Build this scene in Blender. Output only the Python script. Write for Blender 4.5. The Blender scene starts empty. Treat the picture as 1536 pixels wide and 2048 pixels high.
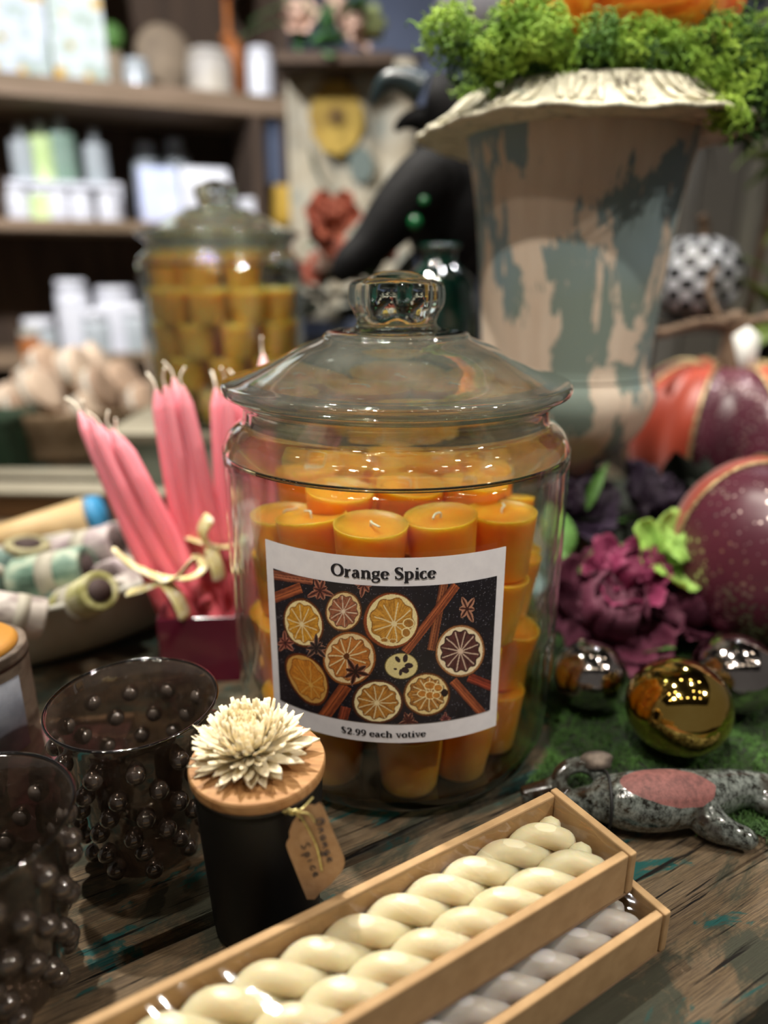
import bpy, math, random
import numpy as np
from mathutils import Vector, Matrix, Euler
random.seed(7); RN=np.random.RandomState(11)
S=bpy.context.scene; COL=S.collection
pi=math.pi; rad=math.radians
# ---------------- camera geometry (taken from the photograph) ----------------
FPX=1450.0; TH=rad(18.57); CH=0.33; CC,SS=math.cos(TH),math.sin(TH)
def ray(px,py):
    a=(px-768)/FPX; b=(1024-py)/FPX
    return Vector((a, CC+b*SS, -SS+b*CC))
def at(px,py,z=None,y=None):
    d=ray(px,py); t=(z-CH)/d.z if z is not None else y/d.y
    return Vector((0,0,CH))+d*t
def lin(c):
    if isinstance(c,str):
        c=c.lstrip('#'); c=[int(c[i:i+2],16)/255 for i in (0,2,4)]
    return tuple((x/12.92 if x<=.04045 else ((x+.055)/1.055)**2.4) for x in c)+(1,)
# ---------------- materials ----------------
def newmat(name):
    m=bpy.data.materials.new(name); m.use_nodes=True
    nt=m.node_tree; nt.nodes.clear()
    out=nt.nodes.new('ShaderNodeOutputMaterial')
    return m,nt,out
def N(nt,t,**kw):
    n=nt.nodes.new('ShaderNode'+t)
    for k,v in kw.items():
        if k in n.inputs: n.inputs[k].default_value=v
        else: setattr(n,k,v)
    return n
def ramp(nt,fac,stops,interp='LINEAR'):
    r=nt.nodes.new('ShaderNodeValToRGB'); r.color_ramp.interpolation=interp
    e=r.color_ramp.elements
    while len(e)<len(stops): e.new(.5)
    for el,(p,c) in zip(e,stops):
        el.position=p; el.color=lin(c) if isinstance(c,str) else (c,c,c,1)
    nt.links.new(fac,r.inputs[0]); return r.outputs[0]
def mix(nt,fac,a,b,mode='MIX'):
    m=nt.nodes.new('ShaderNodeMix'); m.data_type='RGBA'; m.blend_type=mode
    for s,v in ((m.inputs[0],fac),(m.inputs[6],a),(m.inputs[7],b)):
        if isinstance(v,bpy.types.NodeSocket): nt.links.new(v,s)
        elif isinstance(v,str): s.default_value=lin(v)
        else: s.default_value=v
    return m.outputs[2]
def coords(nt,scale=(1,1,1),rot=(0,0,0),kind='Object'):
    t=nt.nodes.new('ShaderNodeTexCoord'); mp=nt.nodes.new('ShaderNodeMapping')
    mp.inputs['Scale'].default_value=scale; mp.inputs['Rotation'].default_value=rot
    nt.links.new(t.outputs[kind],mp.inputs[0]); return mp.outputs[0]
def noise(nt,vec,scale,detail=4,rough=.55,dist=0):
    n=N(nt,'TexNoise',Scale=scale,Detail=detail,Roughness=rough,Distortion=dist)
    nt.links.new(vec,n.inputs['Vector']); return n.outputs[0]
def bump(nt,h,strength,dist,bsdf):
    b=N(nt,'Bump',Strength=strength,Distance=dist); nt.links.new(h,b.inputs['Height'])
    nt.links.new(b.outputs[0],bsdf.inputs['Normal']); return b
def pm(name,c,rough=.5,metal=0,c2=None,nscale=40,stretch=(1,1,1),bmp=0,bdist=.001,sss=0,sssr=.01,sheen=0,coat=0,spec=.5,lo=.35,hi=.65,trans=0,c3=None,det=4,obrand=False):
    m,nt,out=newmat(name)
    b=N(nt,'BsdfPrincipled',Roughness=rough,Metallic=metal)
    b.inputs['Specular IOR Level'].default_value=spec
    b.inputs['Base Color'].default_value=lin(c)
    if c2:
        v=coords(nt,stretch); n=noise(nt,v,nscale,det)
        st=[(lo,c),(hi,c2)] if not c3 else [(lo,c),((lo+hi)/2,c2),(hi,c3)]
        nt.links.new(ramp(nt,n,st),b.inputs['Base Color'])
        if bmp: bump(nt,n,bmp,bdist,b)
    if sss:
        b.inputs['Subsurface Weight'].default_value=sss
        b.inputs['Subsurface Radius'].default_value=(1,.55,.25); b.inputs['Subsurface Scale'].default_value=sssr
    if sheen: b.inputs['Sheen Weight'].default_value=sheen
    if coat: b.inputs['Coat Weight'].default_value=coat; b.inputs['Coat Roughness'].default_value=.06
    if trans: b.inputs['Transmission Weight'].default_value=trans
    nt.links.new(b.outputs[0],out.inputs[0]); return m
def glassthin(name,tint,refr=0.0,gl=1.0,rough=.02,ior=1.45,bumpn=0,bscale=30,refc=None,tint2=None,tsc=30,dust=0,dust_sheen_c='#6a5d52'):
    """thin glass: what lies behind shows through, Fresnel reflection on top, a share bent as in solid glass"""
    m,nt,out=newmat(name)
    tr=N(nt,'BsdfTransparent'); tr.inputs[0].default_value=lin(tint)
    if tint2: nt.links.new(ramp(nt,noise(nt,coords(nt),tsc,6,.7),[(.38,tint2),(.56,tint)]),tr.inputs[0])
    gs=N(nt,'BsdfGlossy',Roughness=rough); gs.inputs[0].default_value=(1,1,1,1)
    fw=N(nt,'LayerWeight',Blend=.5); f5=N(nt,'Math',operation='POWER'); f5.inputs[1].default_value=4.2
    nt.links.new(fw.outputs['Facing'],f5.inputs[0])
    f0=((ior-1)/(ior+1))**2; fr=N(nt,'Math',operation='MULTIPLY_ADD'); nt.links.new(f5.outputs[0],fr.inputs[0]); fr.inputs[1].default_value=.75; fr.inputs[2].default_value=f0
    mx=N(nt,'MixShader'); last=tr
    bp=None
    if bumpn:
        v=coords(nt,(1,1,1)); n=noise(nt,v,bscale,2)
        bp=N(nt,'Bump',Strength=bumpn,Distance=.002); nt.links.new(n,bp.inputs['Height'])
        nt.links.new(bp.outputs[0],gs.inputs['Normal']); nt.links.new(bp.outputs[0],fw.inputs['Normal'])
    base=tr.outputs[0]
    if refr:
        rf=N(nt,'BsdfRefraction',IOR=ior,Roughness=0.0); rf.inputs[0].default_value=lin(refc or tint)
        if bp: nt.links.new(bp.outputs[0],rf.inputs['Normal'])
        m2=N(nt,'MixShader'); m2.inputs[0].default_value=refr
        nt.links.new(tr.outputs[0],m2.inputs[1]); nt.links.new(rf.outputs[0],m2.inputs[2]); base=m2.outputs[0]
    if dust:  # diffuse share: dust on the cups, painted ceiling sheen on lid and neck
        df=N(nt,'BsdfDiffuse'); df.inputs[0].default_value=lin(dust_sheen_c); m3=N(nt,'MixShader')
        nt.links.new(ramp(nt,noise(nt,coords(nt),38,6,.7),[(.35,dust*.5),(.65,dust*1.6)]),m3.inputs[0])
        nt.links.new(base,m3.inputs[1]); nt.links.new(df.outputs[0],m3.inputs[2]); base=m3.outputs[0]
    mul=N(nt,'Math',operation='MULTIPLY',use_clamp=True); nt.links.new(fr.outputs[0],mul.inputs[0]); mul.inputs[1].default_value=gl
    nt.links.new(mul.outputs[0],mx.inputs[0]); nt.links.new(base,mx.inputs[1]); nt.links.new(gs.outputs[0],mx.inputs[2])
    nt.links.new(mx.outputs[0],out.inputs[0]); return m
def glasssolid(name,tint,rough=0,ior=1.48):
    m,nt,out=newmat(name)
    g=N(nt,'BsdfGlass',Roughness=rough,IOR=ior); g.inputs[0].default_value=lin(tint)
    nt.links.new(g.outputs[0],out.inputs[0]); return m
def emis(name,c,s):
    m,nt,out=newmat(name); e=N(nt,'Emission',Strength=s); e.inputs[0].default_value=lin(c)
    nt.links.new(e.outputs[0],out.inputs[0]); return m
# ---------------- mesh helpers ----------------
def mobj(name,v,f,m,parent=None,smooth=True,loc=None,rot=None):
    me=bpy.data.meshes.new(name); me.from_pydata([tuple(map(float,p)) for p in v],[],[tuple(map(int,q)) for q in f]); me.validate(); me.update()
    if smooth: me.polygons.foreach_set('use_smooth',[True]*len(me.polygons))
    if m is not None:
        for x in (m if isinstance(m,(list,tuple)) else [m]): me.materials.append(x)
    o=bpy.data.objects.new(name,me); COL.objects.link(o)
    if parent: o.parent=parent
    if loc is not None: o.location=loc
    if rot is not None: o.rotation_euler=rot
    return o
def tag(o,label,cat,group=None,kind=None):
    if label: o['label']=label
    if cat: o['category']=cat
    if group: o['group']=group
    if kind: o['kind']=kind
    return o
def thing(name,label,cat,loc=(0,0,0),rot=(0,0,0),group=None):
    o=bpy.data.objects.new(name,None); COL.objects.link(o); o.empty_display_size=.01
    o.location=loc; o.rotation_euler=rot; return tag(o,label,cat,group)
class MB:
    def __init__(s): s.v=[]; s.f=[]
    def add(s,vs,fs,M=None):
        o=len(s.v)
        if M is not None: vs=[M@Vector(p) for p in vs]
        s.v+= [tuple(p) for p in vs]; s.f+=[tuple(i+o for i in q) for q in fs]; return s
    def box(s,x0,x1,y0,y1,z0,z1,M=None):
        v=[(x0,y0,z0),(x1,y0,z0),(x1,y1,z0),(x0,y1,z0),(x0,y0,z1),(x1,y0,z1),(x1,y1,z1),(x0,y1,z1)]
        return s.add(v,[(0,3,2,1),(4,5,6,7),(0,1,5,4),(1,2,6,5),(2,3,7,6),(3,0,4,7)],M)
    def obj(s,name,m,parent=None,smooth=True,loc=None,rot=None,bev=0):
        o=mobj(name,s.v,s.f,m,parent,smooth,loc,rot)
        if bev:
            b=o.modifiers.new('bevel','BEVEL'); b.width=bev; b.segments=2; b.limit_method='ANGLE'
        return o
def lathe(prof,seg=64,fn=None,cap=True,closed=False):
    """prof: list of (r,z); fn(r,z,phi)->(r,z)"""
    v=[];f=[];n=len(prof)
    for r,z in prof:
        for k in range(seg):
            p=2*pi*k/seg; rr,zz=(r,z) if fn is None else fn(r,z,p)
            v.append((rr*math.cos(p),rr*math.sin(p),zz))
    m=n if closed else n-1
    for i in range(m):
        a=i*seg; b=((i+1)%n)*seg
        for k in range(seg):
            k2=(k+1)%seg; f.append((a+k,a+k2,b+k2,b+k))
    if cap and not closed:
        if prof[0][0]>1e-6: f.append(tuple(range(seg))[::-1])
        if prof[-1][0]>1e-6: f.append(tuple((n-1)*seg+k for k in range(seg)))
    return v,f
def smoothprof(pts,sub=4):
    P=[Vector((a,b,0)) for a,b in pts]; out=[]
    for i in range(len(P)-1):
        p0=P[max(i-1,0)];p1=P[i];p2=P[i+1];p3=P[min(i+2,len(P)-1)]
        for k in range(sub):
            t=k/sub
            q=.5*((2*p1)+(p2-p0)*t+(2*p0-5*p1+4*p2-p3)*t*t+(3*p1-p0-3*p2+p3)*t**3)
            out.append((max(q.x,0),q.y))
    out.append(pts[-1]); return out
def cr(pts,sub=6):
    P=[Vector(p) for p in pts]; out=[]
    for i in range(len(P)-1):
        p0=P[max(i-1,0)];p1=P[i];p2=P[i+1];p3=P[min(i+2,len(P)-1)]
        for k in range(sub):
            t=k/sub; out.append(.5*((2*p1)+(p2-p0)*t+(2*p0-5*p1+4*p2-p3)*t*t+(3*p1-p0-3*p2+p3)*t**3))
    out.append(P[-1]); return out
def tube(pts,r,seg=8,flat=1.0,cap=True):
    pts=[Vector(p) for p in pts]; n=len(pts)
    rs=r if isinstance(r,(list,tuple)) else [r]*n
    v=[];f=[]; up=Vector((0,0,1)); prev=None
    for i,p in enumerate(pts):
        t=(pts[min(i+1,n-1)]-pts[max(i-1,0)]); 
        if t.length<1e-9: t=Vector((0,0,1))
        t.normalize()
        if prev is None:
            a=t.cross(up); 
            if a.length<1e-3: a=t.cross(Vector((1,0,0)))
            a.normalize()
        else:
            a=prev-t*prev.dot(t); 
            if a.length<1e-6: a=t.cross(up)
            a.normalize()
        prev=a; b=t.cross(a)
        for k in range(seg):
            q=2*pi*k/seg; v.append(p+a*math.cos(q)*rs[i]+b*math.sin(q)*rs[i]*flat)
    for i in range(n-1):
        for k in range(seg):
            k2=(k+1)%seg; f.append((i*seg+k,i*seg+k2,(i+1)*seg+k2,(i+1)*seg+k))
    if cap: f.append(tuple(range(seg))[::-1]); f.append(tuple((n-1)*seg+k for k in range(seg)))
    return v,f
def ball(c,r,seg=16,rings=10,sc=(1,1,1)):
    v=[];f=[]
    for i in range(rings+1):
        t=pi*i/rings
        for k in range(seg):
            p=2*pi*k/seg; v.append((c[0]+r*sc[0]*math.sin(t)*math.cos(p),c[1]+r*sc[1]*math.sin(t)*math.sin(p),c[2]+r*sc[2]*math.cos(t)))
    for i in range(rings):
        for k in range(seg):
            k2=(k+1)%seg; f.append((i*seg+k,(i+1)*seg+k,(i+1)*seg+k2,i*seg+k2))
    return v,f
def dup(root,loc,rot=None,label=None,group=None,scale=None):
    r=root.copy(); COL.objects.link(r); r.location=loc
    if rot is not None: r.rotation_euler=rot
    if scale is not None: r.scale=scale
    if label: r['label']=label
    if group: r['group']=group
    for ch in list(root.children):
        c=ch.copy(); COL.objects.link(c); c.parent=r
        for g in ch.children:
            d=g.copy(); COL.objects.link(d); d.parent=c
    return r
def rotto(d):
    return Vector(d).to_track_quat('Z','Y').to_euler()
# ======================= TABLE =======================
def wood_mat():
    m,nt,out=newmat('weathered_painted_planks')
    b=N(nt,'BsdfPrincipled',Roughness=.62); b.inputs['Specular IOR Level'].default_value=.35
    v=coords(nt,(1,1,1))
    fine=noise(nt,coords(nt,(3.2,150,50)),11,9,.74,.2)
    mid=noise(nt,coords(nt,(5,26,10)),3,5,.6,.4)
    blot=noise(nt,coords(nt,(1,1.6,1)),11,5,.6,.5)
    base=ramp(nt,fine,[(.34,'#1e1711'),(.43,'#5f4c35'),(.52,'#8f7654'),(.64,'#b89e76')])
    grey=ramp(nt,mid,[(.35,'#4a4038'),(.65,'#857768')])
    c=mix(nt,.42,base,grey)
    # green-black old paint and teal paint patches
    pg=noise(nt,coords(nt,(7,14,7)),1.3,6,.7,.6)
    fg=ramp(nt,pg,[(.47,0.0),(.54,1.0)])
    mul=N(nt,'Math',operation='MULTIPLY'); nt.links.new(fg,mul.inputs[0]); nt.links.new(ramp(nt,fine,[(.3,0.3),(.5,.8)]),mul.inputs[1])
    c=mix(nt,mul.outputs[0],c,'#37443a')
    pt=noise(nt,coords(nt,(6,22,7),(0,0,0)),1.9,5,.65,.4)
    wv=N(nt,'Mapping'); wv.inputs['Location'].default_value=(3.1,.7,2)
    nt.links.new(v,wv.inputs[0]); 
    sc=N(nt,'Mapping'); sc.inputs['Scale'].default_value=(6,20,7); nt.links.new(wv.outputs[0],sc.inputs[0])
    tn=noise(nt,sc.outputs[0],1.7,6,.68,.5)
    ft=ramp(nt,tn,[(.565,0.0),(.60,1.0)])
    m2=N(nt,'Math',operation='MULTIPLY'); nt.links.new(ft,m2.inputs[0]); nt.links.new(ramp(nt,fine,[(.36,0.0),(.46,1.0)]),m2.inputs[1])
    c=mix(nt,m2.outputs[0],c,'#22615e')
    # cracks
    ck=noise(nt,coords(nt,(4,95,40)),3.6,4,.55,.5)
    fk=ramp(nt,ck,[(.33,1.0),(.39,0.0)])
    c=mix(nt,fk,c,'#140e0a')
    nt.links.new(c,b.inputs['Base Color'])
    h=N(nt,'Math',operation='SUBTRACT'); nt.links.new(fine,h.inputs[0]); nt.links.new(fk,h.inputs[1])
    bump(nt,h.outputs[0],1.0,.0022,b)
    nt.links.new(b.outputs[0],out.inputs[0]); return m
M_WOOD=wood_mat()
table=thing('display_table','weathered plank table with flaking teal paint under the candle display','table',(0,0,0),(0,0,rad(30)))
tb=MB(); edges=[.128,.187,.262,.3015,.42,.545,.68,.80,.93,1.06,1.20,1.35,1.50,1.68]
def plank(tb,u0,u1,v0,v1,z0,z1,seed):
    r=random.Random(seed); nu=60; vs=[];fs=[]
    top=[]
    for i in range(nu+1):
        u=u0+(u1-u0)*i/nu
        j0=(r.random()-.5)*.0022; j1=(r.random()-.5)*.0022
        vs+=[(u,v0+j0,z0),(u,v0+j0,z1-.0016),(u,v0+j0+.002,z1),(u,v1+j1-.002,z1),(u,v1+j1,z1-.0016),(u,v1+j1,z0)]
    for i in range(nu):
        a=i*6;b=a+6
        for k in range(5): fs.append((a+k,a+k+1,b+k+1,b+k))
        fs.append((a+5,a,b,b+5))
    fs.append((0,1,2,3,4,5)); e=nu*6; fs.append((e+5,e+4,e+3,e+2,e+1,e))
    tb.add(vs,fs)
for i in range(len(edges)-1):
    g=.008 if abs(edges[i+1]-.3005)<1e-6 else .0012
    plank(tb,-1.3,1.9,edges[i]+(.0085 if i==3 else 0),edges[i+1]-.0012,-.035,0,i)
# wide gap beside the seam
tb2=MB()
M_TEAL=pm('dark_teal_paint','#10302f',.5,c2='#1c4a48',nscale=30,stretch=(2,20,2),bmp=.3)
o=tb.obj('tabletop',M_WOOD,table,smooth=False)
a=MB(); a.box(-1.28,1.88,.134,.158,-.14,-.035); a.box(-1.28,1.88,1.64,1.66,-.14,-.035); a.box(-1.28,-1.25,.158,1.64,-.14,-.035); a.box(1.85,1.88,.158,1.64,-.14,-.035)
a.obj('apron',M_TEAL,table,smooth=False)
a=MB(); a.box(-1.2,1.8,.20,1.62,-.036,-.0352); a.obj('gap_shade_sheet',pm('shadow_board','#1a1410',.9),table,smooth=False)  # dark sheet whose colour stands in for shade in the plank gaps
for (x,y) in ((-1.26,.15),(1.83,.15),(-1.26,1.6),(1.83,1.6)):
    a=MB(); a.box(x-.03,x+.03,y,y+.06,-.8,-.036); a.obj('leg',M_TEAL,table,smooth=False)

# ======================= BIG GLASS JAR =======================
JX,JY,JR=.008,.48,.115
M_GLB=glassthin('clear_jar_glass','#f4f8f6',0,1.5,.012,1.5)
M_GLF=glassthin('thick_glass_base','#a9b5a6',.5,2.2,.02,1.5,refc='#b7c3b2')
M_GLN=glassthin('clear_neck_glass','#eff4f1',.42,2.0,.012,1.5,refc='#f2f7f5',dust=.02,dust_sheen_c='#c4c6bd')  # pale grey diffuse share paints a reflected sheen into the neck
M_GLL=glassthin('clear_lid_glass','#edf2ef',.30,2.3,.02,1.45,refc='#eef5f2',dust=.05,dust_sheen_c='#c4c6bd')  # grey diffuse share imitates the ceiling reflected in the lid
M_GLT=glassthin('green_tinged_rim_glass','#b9cbc6',.6,1.3,.01,1.5,refc='#cfe0dc')
M_GLS=glasssolid('solid_knob_glass','#f2f6f3')
jar=thing('apothecary_jar','large lidded clear glass jar full of amber votives with an orange slice picture label','jar',(JX,JY,0))
def jar_parts(parent,mb=M_GLB,ml=M_GLL,mr=M_GLT,seg=160):
    # body : outer skin up, inner skin down, one closed glass wall
    outer=[(0,.0008),(.06,.0008),(.095,.0012),(.1045,.0035),(.1095,.008),(.1115,.014),(.113,.026),(.1146,.06),(.115,.10),(.115,.2095),(.1148,.2175),(.1135,.2235),(.1105,.2290),(.1062,.2330),(.1025,.2356),(.1008,.2385),(.1004,.2430),(.1012,.2480),(.1055,.2510),(.1062,.2535),(.1050,.2556)]
    inner=[(.0985,.2556),(.0972,.2480),(.0970,.2400),(.0990,.2350),(.1040,.2305),(.1085,.2250),(.1110,.2170),(.1115,.2090),(.1115,.10),(.111,.05),(.1085,.018),(.104,.0085),(.095,.0062),(.06,.006),(0,.006)]
    v,f=lathe(smoothprof(outer,3)+smoothprof(inner,3),seg,cap=False); gb_=mobj('glass_body',v,f,[mb,M_GLN,M_GLF],parent)
    for p_ in gb_.data.polygons:
        if p_.center.z>.2165: p_.material_index=1
        if p_.center.z<.0125: p_.material_index=2
    lid=[(.0960,.2572),(.0962,.2500),(.0990,.2495),(.1000,.2562),(.1085,.2564),(.1105,.2545),(.1128,.2556),(.1135,.2585),(.1124,.2612),(.1095,.2626),(.0999,.2652),(.0841,.2715),(.0729,.2772),(.062,.2828),(.0515,.2868),(.0475,.2888),(.0465,.2905),(.0430,.2918),(.033,.2922)]
    lin_=[(.033,.2890),(.0430,.2886),(.050,.2842),(.062,.2795),(.0729,.2742),(.0841,.2685),(.0980,.2620),(.1020,.2590),(.0985,.2578)]
    v,f=lathe(smoothprof(lid,3)+smoothprof(lin_,3),seg,cap=False,closed=True); L=mobj('lid',v,f,ml,parent)
    ring=[(.1062,.2538),(.1110,.2545),(.1134,.2562),(.1138,.2592),(.1118,.2612),(.1062,.2606)]
    kn=[(0,.2895),(.030,.2893),(.0345,.2905),(.0335,.2922),(.0290,.2935),(.0258,.2962),(.0256,.2990),(.0275,.3035),(.0302,.3085),(.0308,.3150),(.0296,.3205),(.0255,.3228),(.0190,.3240),(.0150,.3262),(.0080,.3284),(0,.3290)]
    def fn(r,z,p):
        if .298<z<.3245:
            k=min(1,(z-.298)/.006)*min(1,(.3245-z)/.002)
            r*=1-.13*k*(.5-.5*math.cos(6*p))
        return r,z
    v,f=lathe(smoothprof(kn,4),120,fn,cap=False); mobj('knob',v,f,M_GLS if mb is M_GLB else mb,L)
jar_parts(jar)
# ---- label ----
A0,A1=-.728,.555; LZ0,LZ1=.0630,.1812; R1=JR+.0007
def lp(s,z,off=0):   # s in 0..1 across label in picture, angle from chord
    g=math.sin(A0)+(math.sin(A1)-math.sin(A0))*s; a=math.asin(g)
    return ((R1+off)*math.sin(a),-(R1+off)*math.cos(a),z)
def lgrid(s0,s1,z0,z1,nx,ny,off):
    v=[];f=[]
    for j in range(ny+1):
        for i in range(nx+1): v.append(lp(s0+(s1-s0)*i/nx,z0+(z1-z0)*j/ny,off))
    for j in range(ny):
        for i in range(nx):
            a=j*(nx+1)+i; f.append((a,a+1,a+nx+2,a+nx+1))
    return v,f
M_PAPER=pm('white_label_paper','#e4e1e4',.55,c2='#dcd9dd',nscale=120)
v,f=lgrid(0,1,LZ0,LZ1,60,4,0); n=len(v)
v2,_=lgrid(0,1,LZ0,LZ1,60,4,-.0005); 
lab=mobj('label',v+v2,f+[tuple(i+n for i in q[::-1]) for q in f],M_PAPER,jar); tag(lab,'white paper label with an orange slice picture',None)
# picture: grid mesh with the printed colours
def vnoise(X,Y,sc,seed):
    r=np.random.RandomState(seed); T=r.rand(64,64)
    x=X/sc; y=Y/sc; xi=np.floor(x).astype(int); yi=np.floor(y).astype(int); fx=x-xi; fy=y-yi
    fx=fx*fx*(3-2*fx); fy=fy*fy*(3-2*fy)
    g=lambda a,b:T[a%64,b%64]
    return (g(xi,yi)*(1-fx)+g(xi+1,yi)*fx)*(1-fy)+(g(xi,yi+1)*(1-fx)+g(xi+1,yi+1)*fx)*fy
def L3(h): return np.array(lin(h)[:3])
def picture(X,Y):
    C=np.zeros(X.shape+(3,)); C[:]=L3('#17131a')
    n0=vnoise(X,Y,9,1); n1=vnoise(X,Y,4,2); n2=vnoise(X,Y,60,3)
    C*= (0.7+.6*n2)[...,None]
    sp=(n1>.86)&(n0>.55); C[sp]=L3('#6e6a74')
    def put(mask,col):
        C[mask]=col if np.ndim(col)==1 else col[mask]
    def stick(x0,y0,x1,y1,w,c1='#b3623a',c2='#5e2a1a'):
        dx,dy=x1-x0,y1-y0; L=math.hypot(dx,dy); t=((X-x0)*dx+(Y-y0)*dy)/L; s=((X-x0)*-dy+(Y-y0)*dx)/L
        m=(t>=0)&(t<=L)&(abs(s)<=w)
        q=np.clip(.55+.45*np.sin(s/w*4.2+.8)+.5*(vnoise(t*.3,s*3,7,5)-.5),0,1)
        q=np.where(abs(s-w*.1)<w*.09,.0,q); q=np.where((t>L-7)|(t<7),np.minimum(q+.25,1),q)
        col=L3(c2)*(1-q[...,None])+L3(c1)*q[...,None]; put(m,col)
        C[(t>=-3)&(t<=L+3)&(abs(s)>w)&(abs(s)<w+3)]*=.4
    def slice_(cx,cy,rx,ry,rot,pulp='#c98a2c',dark='#6b3a14',pith='#e3cf9a',rind='#8a4318',n=10,mem='#ecd9a8',cen=(0,0),sh=(0,0),egg=0,hole=0.,ns=1):
        r_=rad(rot); dx=X-cx; dy=Y-cy; a=dx*math.cos(r_)+dy*math.sin(r_); b=-dx*math.sin(r_)+dy*math.cos(r_)
        a=a/rx; b=b/ry; b=b*(1+egg*a)
        wob=1+.025*(vnoise(np.arctan2(b,a)*20+200,a*0,9,8)-.5)
        rho=np.sqrt(a*a+b*b)/wob; th=np.arctan2(b-cen[1],a-cen[0]); rc=np.sqrt((a-cen[0])**2+(b-cen[1])**2)
        e=np.sqrt((a-sh[0])**2+(b-sh[1])**2)/wob
        put((rho<1.04),L3('#3a1c0c')); q=np.clip(.5+n1*.7,0,1)[...,None]; put(rho<1,L3(rind)*q)
        put(e<.93,L3(pith)*(.82+.25*n1)[...,None])
        k=th*n/(2*pi)+.35*(vnoise(rc*10+50,th*4+40,3,7+n)-.5)*.4; fr=abs(k-np.round(k))*2*pi/n*rc
        fib=vnoise(th*46+400,rc*7+30,1.6,12+n)
        pq=np.clip(.15+.9*fib+.4*(n0-.5),0,1)[...,None]
        pc=L3(dark)*(1-pq)+L3(pulp)*pq
        lim=.80+.05*np.cos(th*n*1.0)
        inn=(e<lim)
        put(inn,pc)
        put(inn&(fr<.022)&(rc<.78),L3(mem)*.85); put((rc<.10),L3(mem)*.9)
        if hole: put((rc<hole),L3(dark)*.6)
        put(inn&(e>lim-.035),L3(dark)*.9)
        return a,b,rho
    def star(cx,cy,r,rot,n=8,c='#8a5040',c2='#3a1a18',nn=None):
        dx=X-cx;dy=Y-cy; rr=np.hypot(dx,dy)/r; th=np.arctan2(dy,dx)-rad(rot); k=th*n/(2*pi); ki=np.round(k); fr=abs(k-ki)*2*pi/n*rr
        lenk=.75+.25*np.sin(ki*2.3+rot)
        w=.17*np.sin(np.clip(rr/lenk,0,1)*pi)**.8+.02
        m=(fr<w)&(rr<lenk); put(m,L3(c)); put(m&(fr<w*.35),L3(c2)); put(m&(fr>w*.78),L3('#c08a70'))
        put(rr<.12,L3(c2))
    stick(90,205,360,235,26,'#b06a4c','#54281e'); stick(90,345,288,276,30)
    stick(1106,240,1034,634,24,'#a5623c','#54281c'); stick(1175,262,885,645,25)
    stick(1160,815,1340,1025,26); stick(1252,795,1420,865,28,'#a3442c','#4c1a14')
    stick(553,845,420,1045,37,'#a9582f','#5a2817'); stick(552,978,528,1070,30,'#a04a30','#4c2014')
    slice_(298,478,118,142,-22,'#d9a136','#8a5413','#ead7a0','#6f3a16',10,cen=(-.08,.02))
    slice_(537,410,102,112,10,'#b06a48','#3a1f22','#e0c48e','#7a4a22',10,mem='#e8d2b8')
    slice_(806,465,152,158,0,'#d8a040','#8c5a1c','#ead9a2','#8e4520',9,cen=(.12,.1),sh=(.04,-.02))
    # seeds on the big slice
    slice_(570,684,148,158,20,'#c98038','#75401a','#e2c998','#9a5a28',11,cen=(-.12,-.05),hole=.12)
    slice_(325,805,108,172,-34,'#d08a2e','#8a4a16','#c99a50','#6a2f10',8,cen=(-.05,.25),egg=.16,mem='#d8a652')
    slice_(1203,640,142,152,12,'#5e3430','#241216','#ead9b4','#a9764a',12,mem='#d9bfa8')
    slice_(732,945,140,132,0,'#c08534','#6a3c18','#ecdcaa','#5e3420',11,cen=(-.03,.05))
    slice_(1010,900,130,130,0,'#c08538','#4a2614','#e3cb90','#7a4a20',12,cen=(.1,.0))
    for (x,y,w,h) in ((905,478,30,25),(892,532,24,26),(770,575,22,12),(818,580,20,12)):
        e=((X-x)/w)**2+((Y-y)/h)**2; put(e<1.25,L3('#ead9a2')); put(e<.8,L3('#a87430')*(.6+.6*n0)[...,None])
    for (x,y,w,h) in ((1028,845,32,22),(985,895,26,20),(1030,905,26,22),(1066,905,22,18),(1075,860,24,22)):
        e=((X-x)/w)**2+((Y-y)/h)**2; put(e<1.3,L3('#e8d6a0')); put(e<.85,L3('#b9792e')*(.6+.7*n0)[...,None])
    e=((X-1112)/20)**2+((Y-890)/24)**2; put(e<1,L3('#1e0f10'))
    # small pale slice with dark seeds
    e=((X-866)/92)**2+((Y-728)/76)**2; put(e<1.06,L3('#6b5a2c')); put(e<.95,L3('#d9cb90')*(.85+.2*n1)[...,None])
    for (x,y,w,h,r_) in ((845,688,12,20,-35),(888,682,14,24,10),(908,725,24,16,0),(888,752,22,18,30),(862,765,10,20,10),(832,745,10,6,0)):
        q=rad(r_);a=(X-x)*math.cos(q)+(Y-y)*math.sin(q);b=-(X-x)*math.sin(q)+(Y-y)*math.cos(q); put((a/w)**2+(b/h)**2<1,L3('#2c1c20'))
    star(402,292,86,20); star(652,258,78,10); star(1240,395,88,5,6,'#a87860'); star(186,596,74,40,8,'#9a5648'); star(378,622,84,0,8,'#54403a','#1e1618'); star(606,762,92,15,8,'#5e3426','#241410')
    star(908,1062,66,20,8,'#5a3026'); star(1118,1050,44,0,8,'#7a3c40')
    return C
NX,NY=430,270
g=np.linspace(0,1,NX+1)[None,:]+np.zeros((NY+1,1)); b_=np.linspace(0,1,NY+1)[:,None]+np.zeros((1,NX+1))
Xp=(110+40*b_)+((1420-35*b_)-(110+40*b_))*g
tq=170+(210-170)*g+4*(270-190)*g*(1-g); bq=945+(1000-945)*g+4*(1082-972)*g*(1-g)
PC=picture(Xp,tq+(bq-tq)*b_)
s0,s1=.034,.964; pz1=.1812-(.1812-.0630)*.140; pz0=.0630+(.1812-.0630)*.112
v,f=lgrid(s0,s1,pz0,pz1,NX,NY,.0003)
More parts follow.
